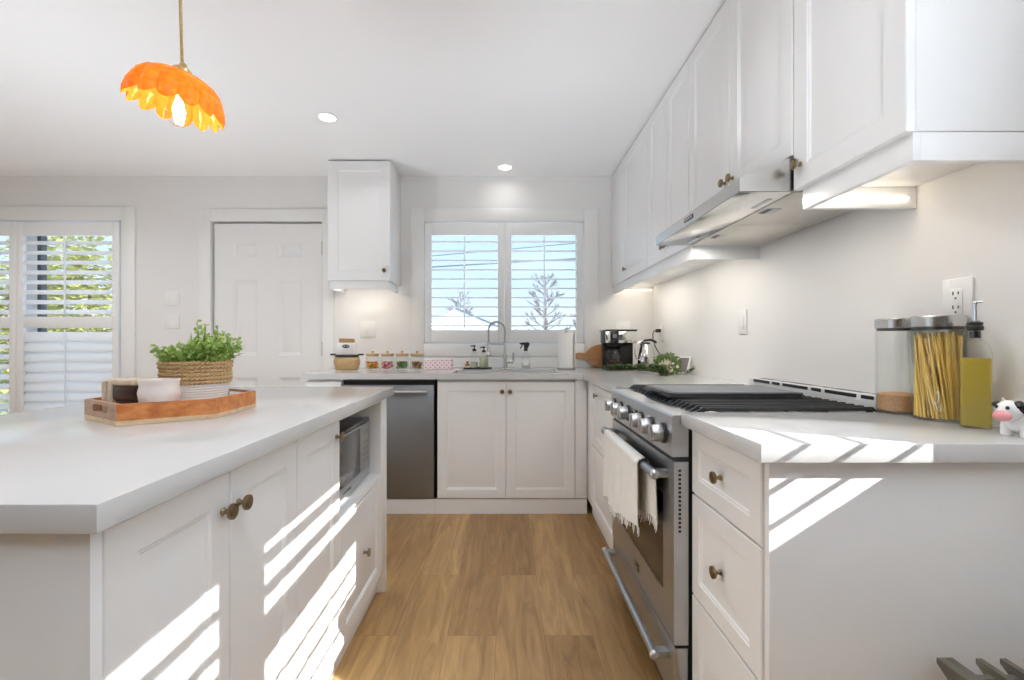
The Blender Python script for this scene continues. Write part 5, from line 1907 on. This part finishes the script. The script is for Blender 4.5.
MB().lathe([(0.0385, 0.1424), (0.042, 0.143), (0.042, 0.152), (0.0, 0.156)], (0.800, 3.335, CT), 24).build('lid', M['black'], ca)
MB().tube([(0.765, 3.300, CT + 0.140), (0.735, 3.268, CT + 0.135), (0.728, 3.262, CT + 0.100), (0.742, 3.275, CT + 0.055), (0.752, 3.288, CT + 0.05)], [0.007, 0.008, 0.008, 0.007, 0.006], 10).build('handle', M['black'], ca)
MB().lathe([(0.0, 0.0345), (0.050, 0.0375), (0.0555, 0.060), (0.0545, 0.066), (0, 0.066)], (0.800, 3.335, CT), 28).build('coffee', M['brownwood'], ca)

# kettle
kx, ky = 1.019, 3.28
c = thing('kettle', 'polished steel kettle with black handle between coffee maker and wreath', 'kettle', (kx, ky, CT))
MB().lathe([(0.0, 0.0006), (0.062, 0.0006), (0.062, 0.016), (0.056, 0.020), (0, 0.020)], (kx, ky, CT), 32).build('power_base', M['steel_dark'], c)
MB().lathe([(0.0, 0.0205), (0.060, 0.0205), (0.064, 0.030), (0.058, 0.100), (0.046, 0.165), (0.040, 0.180), (0.034, 0.186), (0, 0.190)], (kx, ky, CT), 40).build('body', M['chrome'], c)
MB().tube([(kx - 0.045, ky - 0.012, CT + 0.178), (kx - 0.02, ky, CT + 0.213), (kx + 0.03, ky, CT + 0.219), (kx + 0.062, ky - 0.004, CT + 0.207), (kx + 0.070, ky - 0.006, CT + 0.196)], [0.007, 0.0085, 0.009, 0.0085, 0.007], 12).ball((kx, ky, CT + 0.194), (0.030, 0.030, 0.008), 18, 8).build('handle', M['black'], c)
MB().tube([(kx - 0.050, ky - 0.03, CT + 0.075), (kx - 0.083, ky - 0.045, CT + 0.085), (kx - 0.098, ky - 0.052, CT + 0.125), (kx - 0.094, ky - 0.050, CT + 0.165), (kx - 0.072, ky - 0.04, CT + 0.195), (kx - 0.030, ky - 0.02, CT + 0.2125)], [0.006, 0.0055, 0.005, 0.005, 0.005, 0.005], 10).build('steel_arm', M['chrome'], c)

# garland of leaves, wreath with cream candle pot, frame
rnd = random.Random(77)
gpath = [Vector((0.715, 3.20, CT + 0.012)), Vector((0.79, 3.20, CT + 0.014)), Vector((0.87, 3.11, CT + 0.016)), Vector((0.915, 2.98, CT + 0.016)), Vector((0.94, 2.84, CT + 0.018)), Vector((0.975, 2.71, CT + 0.016))]
c = thing('leaf_garland', 'green leaf garland lying on the worktop in front of the coffee maker', 'garland', gpath[2])
MB().tube(gpath, 0.003, 6).build('vine', M['twig'], c)
lf = MB()


def along(path, s):
    u = s * (len(path) - 1)
    k = min(int(u), len(path) - 2)
    return path[k].lerp(path[k + 1], u - k)


for i in range(760):
    s = rnd.random()
    p = along(gpath, s) + Vector((rnd.uniform(-.028, .028), rnd.uniform(-.028, .028), rnd.uniform(-0.002, .022 + .028 * s)))
    a = rnd.uniform(0, 2 * PI)
    d = Vector((math.cos(a), math.sin(a), rnd.uniform(0.05, 0.5)))
    leafquad(lf, p, d, (0, 0, 1), rnd.uniform(0.024, 0.042), rnd.uniform(0.012, 0.018))
lf.build('foliage', M['leaf_dark'], c, smooth=60)

wc = Vector((1.015, 2.90, CT))
c = thing('leaf_wreath', 'ring of green leaves with cream flowers around the cream pot', 'wreath', wc)
ringp = [wc + Vector((0.075 * math.cos(a), 0.05 * math.sin(a), 0.048 + 0.045 * math.cos(a * 2))) for a in [2 * PI * i / 24 for i in range(25)]]
ring = [wc + Vector((0.066 * math.cos(2 * PI * i / 28), -0.045 + 0.02 * math.sin(2 * PI * i / 28), 0.066 + 0.050 * math.sin(2 * PI * i / 28))) for i in range(29)]
MB().tube(ring, 0.003, 6, cap=False).build('twig_ring', M['twig'], c)
lf = MB()
for i in range(240):
    p = along(ring, rnd.random()) + Vector((rnd.uniform(-.014, .014), rnd.uniform(-.012, .008), rnd.uniform(-.014, .014)))
    a = rnd.uniform(0, 2 * PI)
    d = Vector((math.cos(a), rnd.uniform(-0.8, 0.3), math.sin(a)))
    leafquad(lf, p, d, (0, -1, 0.4), rnd.uniform(0.017, 0.029), rnd.uniform(0.008, 0.013))
lf.build('foliage', M['leaf_dark'], c, smooth=60)
for (dx, dz_) in ((0.012, 0.018), (-0.050, 0.055), (0.055, 0.04)):
    fm = MB()
    pc = wc + Vector((dx, -0.075, dz_ + 0.010))
    for k in range(9):
        a = 2 * PI * k / 9
        leafquad(fm, pc, (math.cos(a), -0.35, math.sin(a)), (0, -1, 0), 0.019 if dx == 0.012 else 0.011, 0.009)
    fm.ball(pc + Vector((0, -0.004, 0)), 0.005, 10, 6)
    fm.build('flower', M['petal'], c, smooth=60)
c = thing('cream_pot', 'rounded cream pot standing inside the ring of leaves', 'pot', wc + Vector((0.004, 0.015, 0)))
MB().lathe([(0.0, 0.0006), (0.034, 0.0006), (0.044, 0.020), (0.050, 0.052), (0.046, 0.085), (0.034, 0.104), (0.028, 0.108), (0.025, 0.104), (0.030, 0.09), (0, 0.085)], wc + Vector((0.004, 0.015, 0)), 32).build('body', M['cream'], c)
MB().lathe([(0.028, 0.1085), (0.030, 0.111), (0.028, 0.1135), (0.0255, 0.111), (0.028, 0.1085)], wc + Vector((0.004, 0.015, 0)), 28, closed=True).build('rim', M['cream'], c)

# small picture frame leaning on the right wall
c = thing('picture_frame', 'small white picture frame with grey print leaning on the wall beside the wreath', 'frame', (1.13, 2.86, CT))
fM = Matrix.Translation((1.105, 2.86, CT + 0.0012)) @ Matrix.Rotation(R(-52), 4, 'Z') @ Matrix.Rotation(R(-24), 4, 'X')
# local: x width, z height, -y front
fm = MB()
fw, fh, fb = 0.092, 0.118, 0.010
fm.box(-fw / 2, -fw / 2 + fb, -0.008, 0.004, 0, fh, 0.001, 2, fM).box(fw / 2 - fb, fw / 2, -0.008, 0.004, 0, fh, 0.001, 2, fM)
fm.box(-fw / 2 + fb, fw / 2 - fb, -0.008, 0.004, 0, fb, 0.001, 2, fM).box(-fw / 2 + fb, fw / 2 - fb, -0.008, 0.004, fh - fb, fh, 0.001, 2, fM)
fm.build('moulding_frame', M['trim'], c)
MB().box(-fw / 2 + fb, fw / 2 - fb, -0.003, 0.003, fb, fh - fb, 0, 2, fM).build('picture', M['grey_print'], c)
sprig = thing('leaf_sprig', 'loose green sprig lying beside the small picture frame', 'sprig', (1.135, 2.78, CT))
lf = MB()
sp0 = [Vector((1.10, 2.80, CT + 0.006)), Vector((1.13, 2.775, CT + 0.022)), Vector((1.15, 2.765, CT + 0.045))]
for i in range(46):
    p = along(sp0, rnd.random()) + Vector((rnd.uniform(-.010, .008), rnd.uniform(-.012, .012), rnd.uniform(-0.002, .010)))
    a = rnd.uniform(0, 2 * PI)
    leafquad(lf, p, (math.cos(a) * 0.6, math.sin(a), rnd.uniform(0.1, 0.8)), (0, 0, 1), rnd.uniform(0.014, 0.024), 0.009)
lf.build('foliage', M['leaf_dark'], sprig, smooth=60)
MB().tube(sp0, 0.0022, 6).build('stem', M['twig'], sprig)

# ------------------------------------------------------------------ slatted wooden bench by the end panel
c = thing('slatted_bench', 'weathered dark wooden slatted bench top showing beside the worktop end panel', 'bench', (1.0, 0.60, 0))


def slat(x0, x1, top, y0=0.30, y1=0.905):
    m_ = MB()
    m_.prism([(y0, top), (y1, top), (y1, top - 0.010), (y1 - 0.025, top - 0.028), (y0 + 0.025, top - 0.028), (y0, top - 0.010)], x0, x1, 'x')
    return m_.build('slat', M['greywood'], c)


slat(0.858, 0.889, 0.4935)
for x_ in (0.936, 0.984, 1.032, 1.080, 1.128):
    slat(x_, x_ + 0.012, 0.492)
MB().box(0.866, 1.145, 0.868, 0.880, 0.468, 0.478).box(0.866, 1.145, 0.36, 0.372, 0.445, 0.457).build('cross_bar', M['greywood'], c)
for (x_, y_) in ((0.862, 0.85), (0.862, 0.36), (1.118, 0.85), (1.118, 0.36)):
    MB().box(x_, x_ + 0.022, y_ - 0.03, y_, 0.001, 0.466, 0.001).build('leg', M['greywood'], c)

# ------------------------------------------------------------------ outside
gr = MB().box(-60, 60, YF + WT + 0.05, 90, -0.75, -0.7)
struct(gr.build('ground_lawn', M['ground']))
mb = MB().box(XR + WT + 0.05, 30, -25, YF, -0.75, -0.7)
struct(mb.build('ground_terrace', principled('pale_paving', (0.80, 0.80, 0.80), 0.85, var=0.05)))
# neighbour house with a snowy gable roof
c = thing('neighbour_house', 'low house with snow covered gable roof outside the kitchen window', 'house', (-2.2, 31, -0.7))
MB().box(-5.2, 1.1, 29.5, 37, -0.7, 1.95).build('wall_body', M['brick'], c)
rf_ = MB()
rf_.prism([(-5.5, 1.80), (-3.3, 3.22), (-3.1, 3.22), (0.0, 1.98), (0.2, 1.80)], 29.0, 37.4, 'y')
rf_.build('roof', M['snow'], c)
MB().prism([(-3.2, 3.26), (-3.1, 3.32), (0.35, 1.88), (0.25, 1.80)], 28.9, 29.0, 'y').build('barge_board', M['wire'], c)
MB().box(-4.6, 0.6, 28.9, 29.05, 1.62, 1.80).build('gutter', M['wire'], c)
c = thing('garden_hedge', 'strip of low green hedge below the snowy roof outside', 'hedge', (-3.6, 26, -0.7))
hd_ = MB()
rnd = random.Random(9)
for i in range(700):
    p = Vector((rnd.uniform(-5.2, -2.6), 26 + rnd.uniform(-0.4, 0.4), -0.7 + rnd.uniform(0, 2.65)))
    a = rnd.uniform(0, 2 * PI)
    leafquad(hd_, p, (math.cos(a), math.sin(a), rnd.uniform(-.3, .6)), (0, 0, 1), 0.22, 0.14)
hd_.build('foliage', M['autumn'], c, smooth=0)


def bare_tree(label, x, y, hgt, seed, spread=0.55):
    rnd = random.Random(seed)
    t = thing('bare_tree', label, 'tree', (x, y, -0.7), 0, 'bare winter trees beyond the window')
    br_ = MB()
    trunk = MB()
    base_ = Vector((x, y, -0.7))
    trunk.tube([base_, base_ + Vector((0.05, 0, hgt * 0.45)), base_ + Vector((-0.02, 0, hgt * 0.8)), base_ + Vector((0.04, 0, hgt * 0.98))], [0.14, 0.10, 0.045, 0.015], 8)

    def grow(p, d, ln, r, depth):
        q = p + d * ln
        mid = p.lerp(q, 0.5) + Vector((rnd.uniform(-.08, .08), 0, rnd.uniform(-.04, .06))) * ln
        br_.tube([p, mid, q], [r, r * 0.85, r * 0.65], 5, cap=False)
        if depth == 0:
            return
        for k in range(rnd.randint(2, 4)):
            nd = (d + Vector((rnd.uniform(-1, 1), rnd.uniform(-1, 1), rnd.uniform(-0.3, 0.7))) * spread).normalized()
            grow(p.lerp(q, rnd.uniform(0.45, 1.0)), nd, ln * rnd.uniform(0.58, 0.8), r * 0.66, depth - 1)
    for k in range(20):
        a = 2.4 * k
        u = 0.30 + 0.66 * k / 19
        d = Vector((0.9 * math.cos(a), 0.5 * math.sin(a), rnd.uniform(0.25, 0.8))).normalized()
        grow(base_ + Vector((0, 0, hgt * u)), d, hgt * 0.12 * (1.25 - 0.7 * (u - 0.3)), 0.04, 3)
    trunk.build('trunk', M['bark'], t)
    br_.build('branches_foliage', M['bark'], t)


bare_tree('bare winter tree seen through the right half of the kitchen window'.replace('right half', 'half'), 2.75, 31, 6.2, 3)
bare_tree('bare winter tree rising behind the snowy roof', -4.1, 42, 6.0, 8)
bare_tree('small bare winter tree low at the edge of the kitchen window', 5.6, 33, 4.0, 12)
rw = MB()
rnd = random.Random(2)
for i in range(420):
    p = Vector((rnd.uniform(0.2, 8), 40 + rnd.uniform(-1, 1), -0.7 + rnd.uniform(0, 2.9)))
    a = rnd.uniform(0, 2 * PI)
    leafquad(rw, p, (math.cos(a), math.sin(a), rnd.uniform(-.3, .6)), (0, 0, 1), 0.5, 0.3)
tag(rw.build('far_shrubbery', M['bark'], smooth=0), 'low brown winter shrubs along the horizon beyond the window', 'shrubs', None, 'stuff')
for (za, zb_, lb) in ((3.11, 3.335, 'lower sagging power line crossing the sky outside the window'), (3.40, 3.74, 'higher thin power line crossing the sky outside the window')):
    pts = []
    for i in range(25):
        s = i / 24
        x = -8 + 16 * s
        zz = za + (zb_ - za) * (x + 1.95) / 3.85
        pts.append((x, 12, zz))
    tag(MB().tube(pts, 0.019 if za < 3.3 else 0.012, 8).build('power_line', M['wire']), lb, 'power line', 'power lines outside')

# garden beyond the shuttered door
c = thing('garden_fence', 'pale grey board fence behind the yellow shrubs in the garden', 'fence', (-8, 11, -0.7))
mb = MB()
for i in range(56):
    x = -14 + i * 0.2
    mb.box(x, x + 0.185, 10.98, 11.02, -0.7, 2.3)
mb.build('board_slats', M['fence'], c)
MB().box(-14, -2.8, 11.03, 11.08, -0.3, -0.2).box(-14, -2.8, 11.03, 11.08, 1.7, 1.8).build('rail', M['fence'], c)
for i, (x, y, rx, hz) in enumerate(((-7.35, 8.0, 0.70, 4.6), (-8.75, 8.2, 0.68, 3.9), (-10.75, 8.2, 0.62, 3.7), (-9.7, 9.9, 0.75, 4.6))):
    rnd = random.Random(100 + i)
    lbs = ('yellow green shrub outside the garden door, the one seen nearest the tilt rod side of the wall switches', 'tall yellow green shrub in the middle of the garden door view', 'yellow green shrub behind the fully open shutter', 'tallest yellow green shrub rising against the pale grey fence')
    t = thing('garden_shrub', 'yellow green shrub outside, nearest the wall switches' if i == 0 else lbs[i], 'shrub', (x, y, -0.7), 0, 'shrubs in the garden')
    lf = MB()
    for k in range(2200):
        a, b = rnd.uniform(0, 2 * PI), rnd.uniform(-1, 1)
        rr_ = rnd.uniform(0.35, 1.0)
        p = Vector((x + rx * rr_ * math.cos(a) * math.sqrt(1 - b * b), y + rx * rr_ * math.sin(a) * math.sqrt(1 - b * b), -0.7 + hz / 2 + hz / 2 * rr_ * b))
        c2_ = rnd.uniform(0, 2 * PI)
        leafquad(lf, p, (math.cos(c2_), math.sin(c2_), rnd.uniform(-.5, .5)), (0, 0, 1), rnd.uniform(0.10, 0.17), rnd.uniform(0.07, 0.11))
    lf.build('foliage', M['autumn'], t, smooth=0)
    MB().tube([(x, y, -0.7), (x + 0.05, y, -0.7 + hz * 0.6)], [0.05, 0.02], 8).build('trunk', M['bark'], t)
for (x, lb) in ((-8.0, 'wooden utility pole carrying the power lines at the end above the snowy roof'), (8.0, 'wooden utility pole carrying the power lines at the end beyond the range wall')):
    t = thing('utility_pole', lb, 'pole', (x, 12.1, -0.7), 0, 'utility poles')
    MB().tube([(x, 12.12, -0.7), (x, 12.12, 4.6)], 0.10, 12).build('shaft', M['bark'], t)
    MB().box(x - 0.05, x + 0.05, 11.99, 12.05, 2.6, 4.3, 0.005).build('bracket_plate', M['bark'], t)
